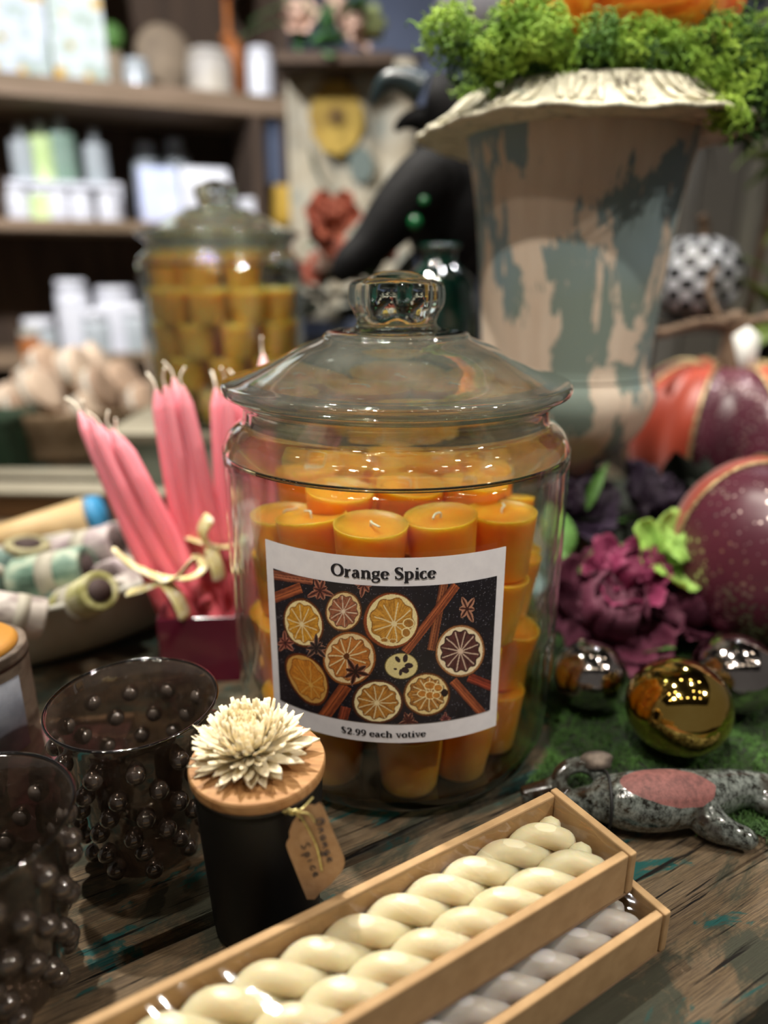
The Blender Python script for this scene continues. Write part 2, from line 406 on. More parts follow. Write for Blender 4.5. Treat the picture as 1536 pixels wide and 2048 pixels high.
pic=mobj('printed_picture',v,f,None,lab)
ca=pic.data.color_attributes.new('print','FLOAT_COLOR','POINT')
colr=np.ones((len(v),4)); colr[:,:3]=np.flipud(PC).reshape(-1,3); ca.data.foreach_set('color',colr.astype(np.float32).ravel())
m,nt,out=newmat('printed_ink'); bs=N(nt,'BsdfPrincipled',Roughness=.5); vc=nt.nodes.new('ShaderNodeVertexColor'); vc.layer_name='print'
nt.links.new(vc.outputs[0],bs.inputs['Base Color']); nt.links.new(bs.outputs[0],out.inputs[0]); pic.data.materials.append(m)
tag(pic,'printed picture of dried orange slices, cinnamon sticks and star anise',None)
# ---- serif lettering built from pen strokes ----
TK,TN=.115,.042
def arc(cx,cy,rx,ry,a0,a1,n=22,k=TK,t=TN):
    out=[]
    for i in range(n+1):
        a=rad(a0+(a1-a0)*i/n); out.append((cx+rx*math.cos(a),cy+ry*math.sin(a),t+(k-t)*abs(math.cos(a))**1.3))
    return out
def ln(x0,y0,x1,y1,w0,w1=None): return [(x0,y0,w0),(x1,y1,w0 if w1 is None else w1)]
xh=.66
def serif(x,y,w=.19): return ln(x-w,y,x+w,y,.045)
GL={
'O':(.98,[arc(.49,.5,.37,.46,0,360,40)]),
'S':(.70,[[(.58,.74,.05),(.53,.87,.05),(.36,.955,.045),(.19,.89,.08),(.13,.75,.10),(.22,.61,.12),(.36,.51,.13),(.50,.41,.12),(.58,.27,.10),(.51,.10,.08),(.33,.035,.045),(.17,.10,.05),(.10,.26,.05)],ln(.58,.72,.58,.98,.035),ln(.10,.02,.10,.28,.035)]),
'r':(.56,[ln(.18,0,.18,xh-.02,TK),serif(.18,.03,.18),ln(.03,xh-.04,.18,xh-.04,.045),[(.24,.38,.04),(.30,.52,.05),(.39,.60,.06),(.47,.58,.09)]]),
'a':(.64,[ln(.42,.10,.42,.48,TK),[(.42,.48,.11),(.38,.59,.07),(.27,.625,.05),(.15,.57,.06),(.13,.50,.09)],[(.42,.38,.04),(.26,.36,.05),(.12,.27,.08),(.10,.16,.10),(.16,.05,.07),(.27,.04,.045),(.40,.14,.04)],[(.42,.12,.09),(.48,.04,.06),(.58,.06,.03)]]),
'n':(.78,[ln(.18,0,.18,xh-.02,TK),serif(.18,.03,.17),ln(.03,xh-.04,.18,xh-.04,.045),[(.22,.48,.04),(.34,.60,.05),(.47,.61,.07),(.57,.50,.11),(.58,.38,TK)],ln(.58,.42,.58,0,TK),serif(.58,.03,.17)]),
'g':(.66,[arc(.30,.43,.19,.18,0,360,26,.09,.04),[(.17,.28,.04),(.11,.17,.06),(.20,.09,.06),(.40,.07,.07),(.54,.0,.08),(.54,-.14,.06),(.38,-.25,.045),(.18,-.25,.045),(.06,-.16,.06),(.08,-.04,.05),(.20,.05,.04)],[(.42,.56,.04),(.50,.62,.05),(.60,.61,.06)]]),
'e':(.62,[arc(.31,.33,.22,.295,10,325,30),ln(.12,.35,.52,.35,.035)]),
'p':(.74,[ln(.18,-.27,.18,xh-.02,TK),serif(.18,-.25,.17),ln(.03,xh-.04,.18,xh-.04,.045),arc(.37,.33,.22,.295,-170,150,26)]),
'i':(.38,[ln(.20,0,.20,xh-.02,TK),serif(.20,.03,.17),ln(.05,xh-.04,.2,xh-.04,.045),ln(.20,.80,.20,.93,.09)]),
'c':(.58,[arc(.32,.33,.22,.295,50,322,28),ln(.45,.52,.49,.52,.075)]),
'h':(.78,[ln(.18,0,.18,.97,TK),serif(.18,.03,.17),ln(.03,.94,.18,.94,.045),[(.22,.48,.04),(.34,.60,.05),(.47,.61,.07),(.57,.50,.11),(.58,.38,TK)],ln(.58,.42,.58,0,TK),serif(.58,.03,.17)]),
'v':(.66,[ln(.16,.64,.34,.02,.09,.07),ln(.54,.64,.36,.02,.04,.05),serif(.15,.63,.15),serif(.54,.63,.12)]),
'o':(.66,[arc(.33,.33,.22,.295,0,360,30)]),
't':(.46,[ln(.20,.12,.20,.84,.09),ln(.05,.62,.40,.62,.04),[(.20,.14,.09),(.25,.05,.06),(.36,.05,.045),(.42,.12,.03)]]),
'$':(.66,[ln(.33,-.08,.33,1.06,.03)]),
'2':(.64,[[(.12,.72,.08),(.16,.86,.06),(.30,.95,.05),(.46,.88,.09),(.50,.72,.11),(.42,.50,.09),(.24,.26,.06),(.10,.08,.05)],ln(.08,.06,.54,.06,.07),ln(.54,.06,.58,.22,.04)]),
'.':(.34,[ln(.17,.03,.17,.12,.09)]),
'9':(.64,[arc(.31,.64,.20,.28,0,360,26,.10,.04),[(.51,.62,.10),(.48,.35,.09),(.38,.14,.07),(.20,.02,.05),(.10,.04,.05)]]),
' ':(.34,[])}
GL['$']=(.66,[[(x*.9,y,w*.8) for x,y,w in GL['S'][1][0]],ln(.30,-.08,.30,1.06,.025)])
def ribbon(mb,pts,fn):
    P=[(Vector((p[0],p[1],0)),p[2]) for p in pts]
    if len(P)>2 and len(P)<16:
        Q=cr([(p[0],p[1],p[2]*1.0) for p in pts],5); P=[(Vector((q.x,q.y,0)),max(q.z,.01)) for q in Q]
    n=len(P); vs=[];fs=[]
    for i in range(n):
        t=P[min(i+1,n-1)][0]-P[max(i-1,0)][0]; t=t.normalized() if t.length>1e-9 else Vector((1,0,0)); q=Vector((-t.y,t.x,0))*P[i][1]
        vs+= [fn(*(P[i][0]+q).xy),fn(*(P[i][0]-q).xy)]
    for i in range(n-1): fs.append((2*i,2*i+1,2*i+3,2*i+2))
    mb.add(vs,fs)
M_INK=pm('black_ink','#16131a',.6)
def letter_line(txt,s_c,z0,cap,wid,name,label):
    tot=sum(GL[c][0] for c in txt); sx=wid/tot; mb=MB(); x=0
    cw=(math.sin(A1)-math.sin(A0))*R1
    for i,c in enumerate(txt):
        adv,st=GL[c]
        for k,p in enumerate(st):
            off=.00035+.00001*((i*7+k)%9)
            ribbon(mb,p,lambda a,b,x=x,off=off: lp(s_c+((x+a)-tot/2)*sx/cw,z0+b*cap,off))
        x+=adv
    o=mb.obj(name,M_INK,lab,smooth=False); tag(o,label,None)
letter_line('Orange Spice',.497,.1812-.0124,.0073,.0580,'title_lettering','black serif words Orange Spice')
letter_line('$2.99 each votive',.497,.0630+.0040,.0045,.0505,'price_lettering','black serif words $2.99 each votive')

# ======================= VOTIVES =======================
def wax(name,c,c2,em=.0): return pm(name,c,.36,c2=c2,nscale=26,sss=.7,sssr=.03,spec=.5)
M_WAX=wax('amber_wax','#f78f20','#ffa835'); M_WICK=pm('white_wick','#f2ead8',.8)
def votive(name,label,h=.044,rt=.0225,rb=.0185,mat=M_WAX,loc=(0,0,0),rot=(0,0,0),seed=0,wl=.010,group='amber votives in the big jar'):
    r=random.Random(seed)
    t=thing(name,label,'candle',loc,rot,group)
    prof=[(0,0),(rb-.002,0),(rb-.0006,.0006),(rb,.002),(rb+(rt-rb)*.5,h*.5),(rt-.0002,h-.0012),(rt,h-.0004),(rt-.0006,h),(rt-.0014,h-.0007),(rt-.003,h-.0018),(rt*.55,h-.0026),(rt*.25,h-.0022),(0,h-.0020)]
    v,f=lathe(prof,40,cap=False); mobj('wax_body',v,f,mat,t)
    a=r.random()*6.28; q=wl
    pts=cr([(0,0,h-.003),(0,0,h+.001),(q*.45*math.cos(a),q*.45*math.sin(a),h+.0014),(q*math.cos(a+.3),q*math.sin(a+.3),h-.0004+.0014)],5)
    v,f=tube(pts,.0008,6); mobj('wick',v,f,M_WICK,t); return t
# hand placed ones: (px,py,z of base centre, tilt x, tilt y, label)
jc=Vector((JX,JY,0))
V=[]
def vput(x,y,z,rx=0,ry=0,rz=0,label=None,grp=None): V.append((x,y,z,rx,ry,rz,label,grp))
fl='%s'
# floor layer
vput(.0175,.3935,.0065,rz=.5,label='amber votive standing at the front on the jar floor, below the price')
vput(.0545,.4085,.0065,ry=.10,rz=.2,label='amber votive on the jar floor just right of the front one')
vput(.0845,.4370,.0065,ry=.13,rz=1,label='amber votive on the jar floor at the right side, wick leaning toward the label')
vput(-.0345,.4125,.0065,rz=2,label='amber votive on the jar floor beside the black tin')
vput(-.066,.443,.0065,rz=3,label='amber votive on the jar floor hidden partly by the black tin')
vput(-.012,.450,.0065,rz=.9,label='shadowed amber votive deeper on the jar floor between its neighbours')
vput(.034,.455,.0065,rz=.9,label='shadowed amber votive behind the front one on the jar floor')
# second layer (z~.05)
second=[(.024,.400,.054,.05,.0),(-.020,.398,.053,0,-.05),(.067,.412,.052,0,.12),(.0925,.450,.053,.1,.16),(-.060,.422,.052,0,-.1),(-.078,.466,.05,0,-.05),(.004,.442,.051,0,0),(.049,.450,.051,0,0)]
L2=['amber votive tilted over the front floor votive, just under the price','amber votive behind the lower left of the label','amber votive right of the label near the floor, tilted outward','amber votive at the far right near the jar floor, tilted','amber votive low at the left wall behind the flower','amber votive low at the left wall','','']
for (x,y,z,a,b),l in zip(second,L2): vput(x,y,z,a,b,random.random()*6,l or None)
third=[(-.002,.395,.099,0,0),(.043,.399,.099,0,.03),(.078,.425,.098,0,.10),(.0985,.466,.098,.0,.12),(-.046,.406,.099,0,-.03),(-.0765,.438,.096,0,-.28),(-.084,.482,.094,0,0),(.021,.442,.098,0,0),(-.026,.446,.097,0,0),(.058,.470,.098,0,0)]
L3_=[None,None,'amber votive at mid height right of the label','amber votive at mid height at the far right wall',None,'amber votive leaning left against the jar wall, beside the label',"amber votive at mid height at the left wall",None,None,None]
for (x,y,z,a,b),l in zip(third,L3_): vput(x,y,z,a,b,random.random()*6,l)
fourth=[(-.0085,.406,.1435,-.05,.0,'amber votive peeking over the label centre with a curled white wick'),
(.0375,.417,.1450,-.08,.03,'amber votive right of centre above the label with a long slanting wick'),
(.079,.437,.140,.02,.0,'tallest showing amber votive right of the label with a bent pale wick'),
(-.053,.409,.141,-.12,-.06,'amber votive behind the upper left edge of the label'),
(-.0835,.445,.134,0,.02,'amber votive standing at the upper left wall of the jar'),
(.100,.478,.136,.1,.22,'amber votive tilted at the upper right wall of the jar')]
for x,y,z,a,b,l in fourth: vput(x,y,z,a,b,random.random()*6,l)
back=[(-.032,.456,.150,.1,0),(.014,.463,.152,.12,0),(.058,.474,.149,.1,0),(-.055,.500,.150,0,-.1),(-.008,.510,.153,0,0),(.038,.515,.153,.1,0),(.083,.520,.147,0,.1),(-.040,.548,.148,0,0),(.008,.556,.150,0,0),(.055,.556,.148,0,0)]
LB=['amber votive in the second row of the heap, left','amber votive in the second row of the heap, centre','amber votive in the second row of the heap, right','amber votive in the third row of the heap, leftmost','amber votive in the third row of the heap, left of its middle','amber votive in the third row of the heap, right of its middle','amber votive in the third row of the heap, rightmost','leftmost amber votive at the very back of the heap','middle amber votive at the very back of the heap','rightmost amber votive at the very back of the heap']
for (x,y,z,a,b),l in zip(back,LB): vput(x,y,z,a,b,random.random()*6,l)
# what fills the sides and the back, seen only in glimpses
for z in (.0065,.051,.096):
    for k in range(7):
        a=rad(4+29*k); x=JX+.0865*math.cos(a); y=JY+.0865*math.sin(a)+.004
        vput(x,y,z,0,0,k,None,'fill')
GEN='amber votive in the packed middle and back of the heap in the big jar'
proto=None
for i,(x,y,z,rx,ry,rz,l,g) in enumerate(V):
    q=Vector((x-JX,y-JY,0)); lim=.0795-.03*max(abs(rx),abs(ry))
    if q.length>lim: q*=lim/q.length; x,y=JX+q.x,JY+q.y
    if z>.02 and not rx and not ry and i>8: rr_=random.Random(i); rx,ry=rr_.uniform(-.13,.13),rr_.uniform(-.13,.13)
    if proto is None:
        proto=votive('votive_candle',l,loc=(x,y,z),rot=(rx,ry,rz),seed=3)
    else:
        dup(proto,(x,y,z),(rx,ry,rz),l or GEN,'amber votives in the big jar')
# ======================= SMOKED HOBNAIL CUPS =======================
M_SMK=glassthin('smoked_brown_glass','#bcb2a9',.2,1.7,.05,1.5,bumpn=.3,bscale=70,refc='#c9c0b8',tint2='#8d837b',tsc=45,dust=.16)
M_SMR=glassthin('smoked_glass_rim','#6d6560',.1,2.6,.05,1.6)
M_NAIL=pm('smoked_glass_drops','#6b5f56',.16,metal=.2,coat=1,trans=.5,spec=.8)
def cup(name,label,loc,rz):
    t=thing(name,label,'candle holder',loc,(0,0,rz),'smoked hobnail votive cups')
    o=[(0,.001),(.024,.001),(.0285,.0025),(.0305,.006),(.0325,.018),(.0355,.035),(.0385,.055),(.0408,.075),(.0425,.088),(.0448,.096),(.0468,.1000)]
    i=[(.0455,.1003),(.0425,.0945),(.0402,.086),(.0386,.074),(.0362,.055),(.0333,.035),(.0304,.018),(.027,.008),(0,.006)]
    v,f=lathe(smoothprof(o,3)+smoothprof(i,3),96,cap=False); mobj('glass_cup',v,f,M_SMK,t)
    pts=[(.0462*math.cos(2*pi*k/96),.0462*math.sin(2*pi*k/96),.1002) for k in range(97)]
    v,f=tube(pts,.0009,8,cap=False); mobj('rim',v,f,M_SMR,t)
    prof=smoothprof(o,3)
    def rr(z):
        for (r0,z0),(r1,z1) in zip(prof[6:],prof[7:]):
            if z0<=z<=z1: return r0+(r1-r0)*(z-z0)/max(z1-z0,1e-9)
        return .04
    for j,(z,n) in enumerate(((.011,10),(.0245,11),(.038,12),(.052,12),(.066,12),(.081,12))):
        for k in range(n):
            a=2*pi*(k+.5*(j%2))/n+.06*math.sin(7*k+j); r=rr(z); s=.0053
            mb=MB(); v,f=ball((0,0,0),s,14,9,(.95,1,1)); R=Matrix.Translation(((r+.0010)*math.cos(a),(r+.0010)*math.sin(a),z+.0015*math.sin(k*2.3+j)))@Matrix.Rotation(a,4,'Z')
            mb.add(v,f,R); mb.obj('hobnail',M_NAIL,t)
    return t
cup('votive_cup','smoked glass hobnail cup standing whole between the black tin and the left edge',(-.141,.352,0),.1)
cup('votive_cup','nearest smoked glass hobnail cup, cut off by the lower left corner',(-.186,.259,0),.5)
# ======================= BLACK TIN WITH WOOD LID =======================
TX,TY=-.0626,.301
tin=thing('candle_tin','matte black candle tin with a flat round wooden lid, under the cream flower','candle',(TX,TY,0))
v,f=lathe(smoothprof([(0,.0006),(.024,.0006),(.0268,.002),(.0280,.006),(.0300,.05),(.0318,.088),(.0322,.0925),(.0318,.094),(.0300,.094),(.0296,.088),(0,.086)],2),72,cap=False)
mobj('tin_body',v,f,pm('matte_black','#0b0b0c',.55,spec=.25),tin)
def lidwood():
    m,nt,out=newmat('warm_lid_wood'); b=N(nt,'BsdfPrincipled',Roughness=.5)
    n=noise(nt,coords(nt,(8,70,30),(0,0,rad(20))),3,5,.6,1.2); nt.links.new(ramp(nt,n,[(.3,'#7b5230'),(.5,'#a5784a'),(.7,'#b98f60')]),b.inputs['Base Color'])
    nt.links.new(b.outputs[0],out.inputs[0]); return m
v,f=lathe([(0,.0940),(.0322,.0940),(.0333,.0948),(.0335,.0962),(.0335,.0992),(.0329,.1004),(0,.1006)],72,cap=False)
mobj('wooden_lid',v,f,lidwood(),tin,smooth=False)
v,f=lathe([(.0318,.0920),(.0324,.0921),(.0326,.0930),(.0324,.0939),(.0318,.0940)],72,cap=False,closed=True); mobj('lid_gasket',v,f,pm('dark_silicone','#1c1c1e',.35),tin)
# flower
fl=thing('wood_flower','cream shaved-wood chrysanthemum sitting on the wooden lid of the black tin','flower',(-.0655,.3035,.1006),(0.10,-.05,0))
M_PET=pm('cream_petals','#ecdcb6',.75,c2='#f6e9cc',nscale=300,sss=.15,sssr=.003)
M_PETC=pm('ivory_heart','#e6d2a0',.8,c2='#f2e6c4',nscale=300,sss=.1,sssr=.003)
def petals(rings,seed,cz=.004):
    mb=MB(); r=random.Random(seed)
    for (n,el,L,w,r0,curl,z0) in rings:
        for k in range(n):
            a=2*pi*(k+r.random()*.7)/n; e=rad(el+r.uniform(-7,7)); l=L*r.uniform(.82,1.12); ww=w*r.uniform(.8,1.15)
            vs=[];fs=[];m=6
            for i in range(m+1):
                t=i/m; ee=e+rad(curl)*t*t; 
                # integrate
                x=r0+l*t*math.cos(e+rad(curl)*t*t*.5); z=z0+l*t*math.sin(e+rad(curl)*t*t*.5)
                hw=ww*(math.sin(min(1,.18+t*(.82 if el<10 else .72))*pi)**.55)*(1-.12*t)+ww*.02
                nx,nz=-math.sin(ee),math.cos(ee)
                for s in (-1,0,1):
                    c=.35*ww*(abs(s))  # cupped
                    vs.append((x+nx*c,s*hw,z+nz*c))
            for i in range(m):
                for q in range(2): fs.append((i*3+q,i*3+q+1,i*3+q+4,i*3+q+3))
            mb.add(vs,fs,Matrix.Rotation(a,4,'Z'))
    return mb
mb=petals([(20,-5,.0265,.0040,.006,2,.0032),(26,6,.0245,.0032,.006,8,.004),(34,22,.0215,.0023,.006,14,.005),(40,32,.0205,.0020,.005,22,.006),(44,42,.0195,.0017,.005,28,.0065),(46,52,.0185,.0016,.004,30,.007),(46,62,.0175,.0015,.0035,30,.0075)],5)
o=mb.obj('outer_petals',M_PET,fl); s_=o.modifiers.new('thick','SOLIDIFY'); s_.thickness=.00028
mb=petals([(34,70,.0150,.0011,.0022,22,.009),(30,78,.0158,.0011,.0015,20,.0085),(22,84,.0160,.0011,.0006,12,.0085)],6)
o=mb.obj('inner_petals',M_PETC,fl); s_=o.modifiers.new('thick','SOLIDIFY'); s_.thickness=.00028
mb=petals([(5,-10,.027,.0042,.006,4,.0035)],9); 
o=mb.obj('loose_petals',M_PET,fl,rot=(0,0,rad(-5))); s_=o.modifiers.new('thick','SOLIDIFY'); s_.thickness=.00028
v,f=lathe([(0,0),(.007,0),(.008,.004),(.006,.012),(0,.014)],20,cap=False); mobj('flower_core',v,f,M_PETC,fl)
# tag
YT=.266
ZM=lambda X,Y:(360+X/4.267,1370+Y/4.267)
def tagpt(X,Y,dy=0): return at(*ZM(X,Y),y=YT+dy)
tg=thing('gift_tag','kraft paper tag with handwritten Orange Spice hanging from the black tin on gold cord','tag',tagpt(1100,1400))
tl=tg.location.copy()
ol=[(1110,1015),(1150,1025),(1190,1000),(1220,1030),(1240,1075),(1300,1230),(1360,1370),(1403,1480),(1405,1530),(1385,1590),(1330,1650),(1290,1700),(1200,1770),(1150,1830),(1085,1830),(1040,1720),(960,1520),(925,1430),(905,1370),(910,1340),(935,1300),(930,1255),(960,1170),(990,1130),(1005,1080),(1060,1035)]
n=len(ol); fr_=[tagpt(*p)-tl for p in ol]; bk=[tagpt(*p,dy=.0007)-tl for p in ol]
v=fr_+bk; f=[tuple(range(n))[::-1],tuple(range(n,2*n))]+[(i,(i+1)%n,n+(i+1)%n,n+i) for i in range(n)]
mobj('card',v,f,pm('kraft_tag','#c9a27a',.8,c2='#bd946a',nscale=200),tg,smooth=False)
HW={'O':[[(.5,.95),(.2,.8),(.05,.4),(.3,.02),(.7,.1),(.85,.5),(.7,.9),(.4,.92),(.55,.6),(.95,.7)]],
'r':[[(.05,0),(.1,.35),(.15,.55),(.2,.4),(.45,.55),(.5,.3),(.6,.0)]],'a':[[(.55,.5),(.25,.55),(.08,.25),(.25,.0),(.5,.2),(.56,.5),(.58,.1),(.75,.0)]],
'n':[[(.05,0),(.1,.5),(.15,.15),(.35,.5),(.5,.4),(.52,.05),(.7,.0)]],'g':[[(.55,.45),(.25,.5),(.08,.25),(.3,.02),(.55,.3),(.5,-.35),(.25,-.5),(.1,-.25),(.45,-.05),(.75,.1)]],
'e':[[(.05,.2),(.5,.3),(.45,.5),(.2,.5),(.08,.2),(.3,.0),(.65,.1)]],
'S':[[(.65,.85),(.4,1),(.12,.8),(.3,.55),(.6,.35),(.5,.05),(.1,.05)]],'p':[[(.1,.5),(.12,-.45)],[(.1,.3),(.35,.55),(.6,.3),(.4,.0),(.12,.1)]],'i':[[(.2,.5),(.22,.0)],[(.2,.72),(.22,.76)]],'c':[[(.55,.45),(.3,.55),(.08,.25),(.3,.0),(.6,.1)]]}
M_PEN=pm('grey_pen','#4a4446',.6)
mb=MB()
def hand(word,X0,Y0,dx,dy,size,adv):
    d=Vector((dx,dy)).normalized(); u=Vector((d.y,-d.x)); x=0
    for ch in word:
        for st in HW[ch]:
            pts=[]
            for (a,b) in st:
                q=Vector((X0,Y0))+d*((x+a*.8)*size)+u*(b*size); pts.append(tagpt(q.x,q.y,-.0005)-tl)
            v,f=tube(cr(pts,5),.00027,5); mb.add(v,f)
        x+=adv if ch not in 'OS' else adv*1.25
hand('Orange',1150,1150,.30,1,78,.84); hand('Spice',1030,1370,.42,1,74,.82)
mb.obj('handwriting',M_PEN,tg)
M_GOLDC=pm('gold_cord','#b8a45a',.35,.7,c2='#e8deA0'.lower(),nscale=900)
mb=MB()
for pts in ([(1135,960,.006),(1050,1050,-.001),(990,1090,-.0015),(1045,1140,-.001)],[(880,1085,.0),(960,1070,-.002),(1020,1085,-.002),(1100,1100,-.001),(1150,1170,-.001)],[(1045,1150,-.0008),(1110,1260,-.0012),(1170,1400,-.0012),(1210,1590,-.0008)],[(900,1100,.0),(930,1060,-.003),(970,1100,-.003),(930,1090,-.003),(1000,1060,-.002)]):
    v,f=tube(cr([tagpt(a,b,c)-tl for a,b,c in pts],8),.00045,6); mb.add(v,f)
mb.obj('gold_cord',M_GOLDC,tg)
v,f=lathe([(0,0),(.0011,0),(.0011,.0004),(0,.0004)],14,cap=False); 
mb=MB(); mb.add(v,f,Matrix.Translation(tagpt(1040,1142,-.0003)-tl)@Matrix.Rotation(rad(90),4,'X')); mb.obj('punched_hole',pm('hole_dark','#120e0c',.9),tg)
# ======================= BOXED TWIST CANDLES =======================
M_KRAFT=pm('kraft_board','#b5946a',.75,c2='#a8875e',nscale=90,stretch=(1,1,1),bmp=.08)
M_KRAFTI=pm('kraft_inside','#94775a',.8,c2='#8a6e50',nscale=60)
M_FILM=glassthin('clear_film','#fbfaf6',0,3.2,.05,1.4,bumpn=1.0,bscale=22)
M_IV=pm('ivory_wax','#dccfae',.4,c2='#e6dabc',nscale=20,sss=.6,sssr=.02)
M_GW=pm('pale_grey_wax','#d6d0ce',.4,c2='#ccc5c4',nscale=20,sss=.4,sssr=.02)
BL,BW,BH=.31,.056,.026
def cbox(name,label,loc,rz):
    t=thing(name,label,'box',loc,(0,0,rz)); w=.0046
    o=MB()
    o.box(0,BL,0,BW,0,.0012); b=o.obj('box_floor',M_KRAFTI,t,smooth=False)
    for nm,(x0,x1,y0,y1) in {'far_side':(w+.001,BL,0,w),'near_side':(w+.0008,BL,BW-w,BW),'end_flap':(0,w,-.0004,BW+.0006)}.items():
        q=MB(); q.box(x0,x1,y0,y1,.0012,BH); b=q.obj('side_wall' if 'side' in nm else 'end_wall',M_KRAFT,t,smooth=False,bev=.0009)
    q=MB(); q.box(BL-w,BL,w,BW-w,.0012,BH); q.obj('end_wall',M_KRAFT,t,smooth=False,bev=.0009)
    # film window, slightly slack
    nx,ny=150,20; vs=[];fs=[]
    for j in range(ny+1):
        for i in range(nx+1):
            x=w*.6+(BL-w*1.2)*i/nx; y=w+(BW-2*w)*j/ny
            sag=.0016*math.sin(pi*j/ny)+.0005*math.sin(i*.9+j*.5)
            vs.append((x,y,BH-.0018-sag*.5+.00045*math.sin(x*210+y*60)+.0003*math.sin(x*95-y*190)))
    for j in range(ny):
        for i in range(nx): a=j*(nx+1)+i; fs.append((a,a+1,a+nx+2,a+nx+1))
    mobj('film_window',vs,fs,M_FILM,t)
    return t
def twist(name,label,loc,rz,y,m,group):
    t=thing(name,label,'candle',loc,(0,0,rz),group); L=.285
    for s in (0,1):
        pts=[];rs=[];n=150
        for i in range(n+1):
            u=i/n; x=.0095+L*u; a=2*pi*x/.044+s*pi+1.0; pts.append((x,y+.0052*math.cos(a),.0128+.0052*math.sin(a)))
            e=min(1,u*L/.006,(1-u)*L/.006+.02); rs.append(.0064*max(.15,math.sqrt(1-(1-e)**2)))
        v,f=tube(pts,rs,18); mobj('wax_strand',v,f,m,t)
    return t
RZ=rad(211.8)
Lv=Vector((-.85,-.527,0)); Wv=Vector((.527,-.85,0))
B1=Vector((.0975,.3387,BH+.0003)); B2=Vector((.0975,.3387,0))+Wv*.018-Lv*.008
cbox('candle_box','upper kraft box with clear window stacked on the lower one',B1,RZ)
cbox('candle_box','lower kraft box lying on the table under the other, its near edge sticking out',B2,RZ)
twist('twisted_candle','ivory rope-twist candle in the upper box, nearer to the jar',B1,RZ,.0168,M_IV,'twist candles in the upper box')
twist('twisted_candle','ivory rope-twist candle in the upper box, nearer to the viewer',B1,RZ,.0392,M_IV,'twist candles in the upper box')
twist('twisted_candle','pale grey twist candle seen through the film of the lower box',B2,RZ,.0392,M_GW,'twist candles in the lower box')
# ======================= GLAZED POTTERY CREATURE =======================
def glaze():
    m,nt,out=newmat('speckled_dark_glaze'); b=N(nt,'BsdfPrincipled',Roughness=.12); b.inputs['Coat Weight'].default_value=.6
    v=coords(nt); n=noise(nt,v,210,5,.75); n2=noise(nt,v,28,3)
    a=ramp(nt,n,[(.40,'#15140f'),(.48,'#474b47'),(.62,'#6d726d')]); 
    dk=ramp(nt,n2,[(.38,'#241a12'),(.55,'#4a4334')]); c=mix(nt,ramp(nt,n2,[(.36,1.0),(.46,0.0)]),a,dk)
    # bare rose clay patch on the back
    mp=N(nt,'Mapping'); t=nt.nodes.new('ShaderNodeTexCoord'); nt.links.new(t.outputs['Object'],mp.inputs[0])
    mp.vector_type='TEXTURE'; mp.inputs['Location'].default_value=tuple(at(1345,1568,z=.036)); mp.inputs['Scale'].default_value=(.043,.019,.016); mp.inputs['Rotation'].default_value=(0,rad(6),rad(0))
    ln_=N(nt,'VectorMath',operation='LENGTH'); nt.links.new(mp.outputs[0],ln_.inputs[0])
    ad=N(nt,'Math',operation='ADD'); nt.links.new(ln_.outputs['Value'],ad.inputs[0])
    sc=N(nt,'Math',operation='MULTIPLY'); sc.inputs[1].default_value=.5; nt.links.new(n2,sc.inputs[0]); nt.links.new(sc.outputs[0],ad.inputs[1])
    mk=ramp(nt,ad.outputs[0],[(.98,1.0),(1.0,0.0)])
    c=mix(nt,mk,c,ramp(nt,n,[(.35,'#573330'),(.6,'#7c4c47')])); nt.links.new(c,b.inputs['Base Color'])
    rr_=N(nt,'MapRange'); rr_.inputs[3].default_value=.12; rr_.inputs[4].default_value=.7; nt.links.new(mk,rr_.inputs[0]); nt.links.new(rr_.outputs[0],b.inputs['Roughness'])
    iv=N(nt,'MapRange'); iv.inputs[3].default_value=.6; iv.inputs[4].default_value=0; nt.links.new(mk,iv.inputs[0]); nt.links.new(iv.outputs[0],b.inputs['Coat Weight'])
    bump(nt,n,.25,.0006,b); nt.links.new(b.outputs[0],out.inputs[0]); return m
mb=MB()
P=lambda px,py,z: at(px,py,z=z)
body=[(P(1042,1590,.009),.005),(P(1072,1584,.011),.0065),(P(1105,1578,.013),.008),(P(1122,1568,.016),.009)]
v,f=tube(cr([p for p,_ in body],4),[.005+.004*min(1,i/12) for i in range(len(cr([p for p,_ in body],4)))],14); mb.add(v,f)
rc=P(1160,1564,.019)
pts=[rc+Vector((.0135*math.cos(a),.006*math.sin(a),.0085*math.sin(a))) for a in np.linspace(0,2*pi,40)]
v,f=tube(pts,.0052,12,cap=False); mb.add(v,f)
bd=[(1195,1588,.016,.0125),(1235,1600,.0185,.0165),(1290,1602,.0195,.0185),(1350,1597,.0190,.0180),(1410,1590,.0170,.0155),(1470,1578,.015,.0125),(1540,1580,.012,.010),(1620,1600,.010,.007)]
c_=cr([P(a,b,c) for a,b,c,d in bd],5); r_=[x.z for x in cr([(0,0,d) for a,b,c,d in bd],5)]
v,f=tube(c_,r_,20,1.0); mb.add(v,f)
v,f=tube([P(1130,1604,.010),P(1160,1604,.012),P(1200,1604,.016)],[.006,.009,.012],14); mb.add(v,f)
for bd in ([(1385,1612,.015,.012),(1425,1648,.012,.0105),(1465,1668,.009,.0078),(1495,1680,.0075,.0070),(1506,1688,.0055,.0045)],[(1500,1585,.012,.009),(1545,1612,.010,.008),(1600,1625,.008,.006)]):
    c_=cr([P(a,b,c) for a,b,c,d in bd],5); r_=[x.z for x in cr([(0,0,d) for a,b,c,d in bd],5)]
    v,f=tube(c_,r_,16); mb.add(v,f)
zmin=min(p[2] for p in mb.v)
cer=thing('pottery_creature','speckled grey pottery lizard with rose clay back patch beside the boxes','ornament',(0,0,0))
o=mb.obj('glazed_body',glaze(),cer); r=o.modifiers.new('remesh','REMESH'); r.mode='VOXEL'; r.voxel_size=.0011; r.use_smooth_shade=True
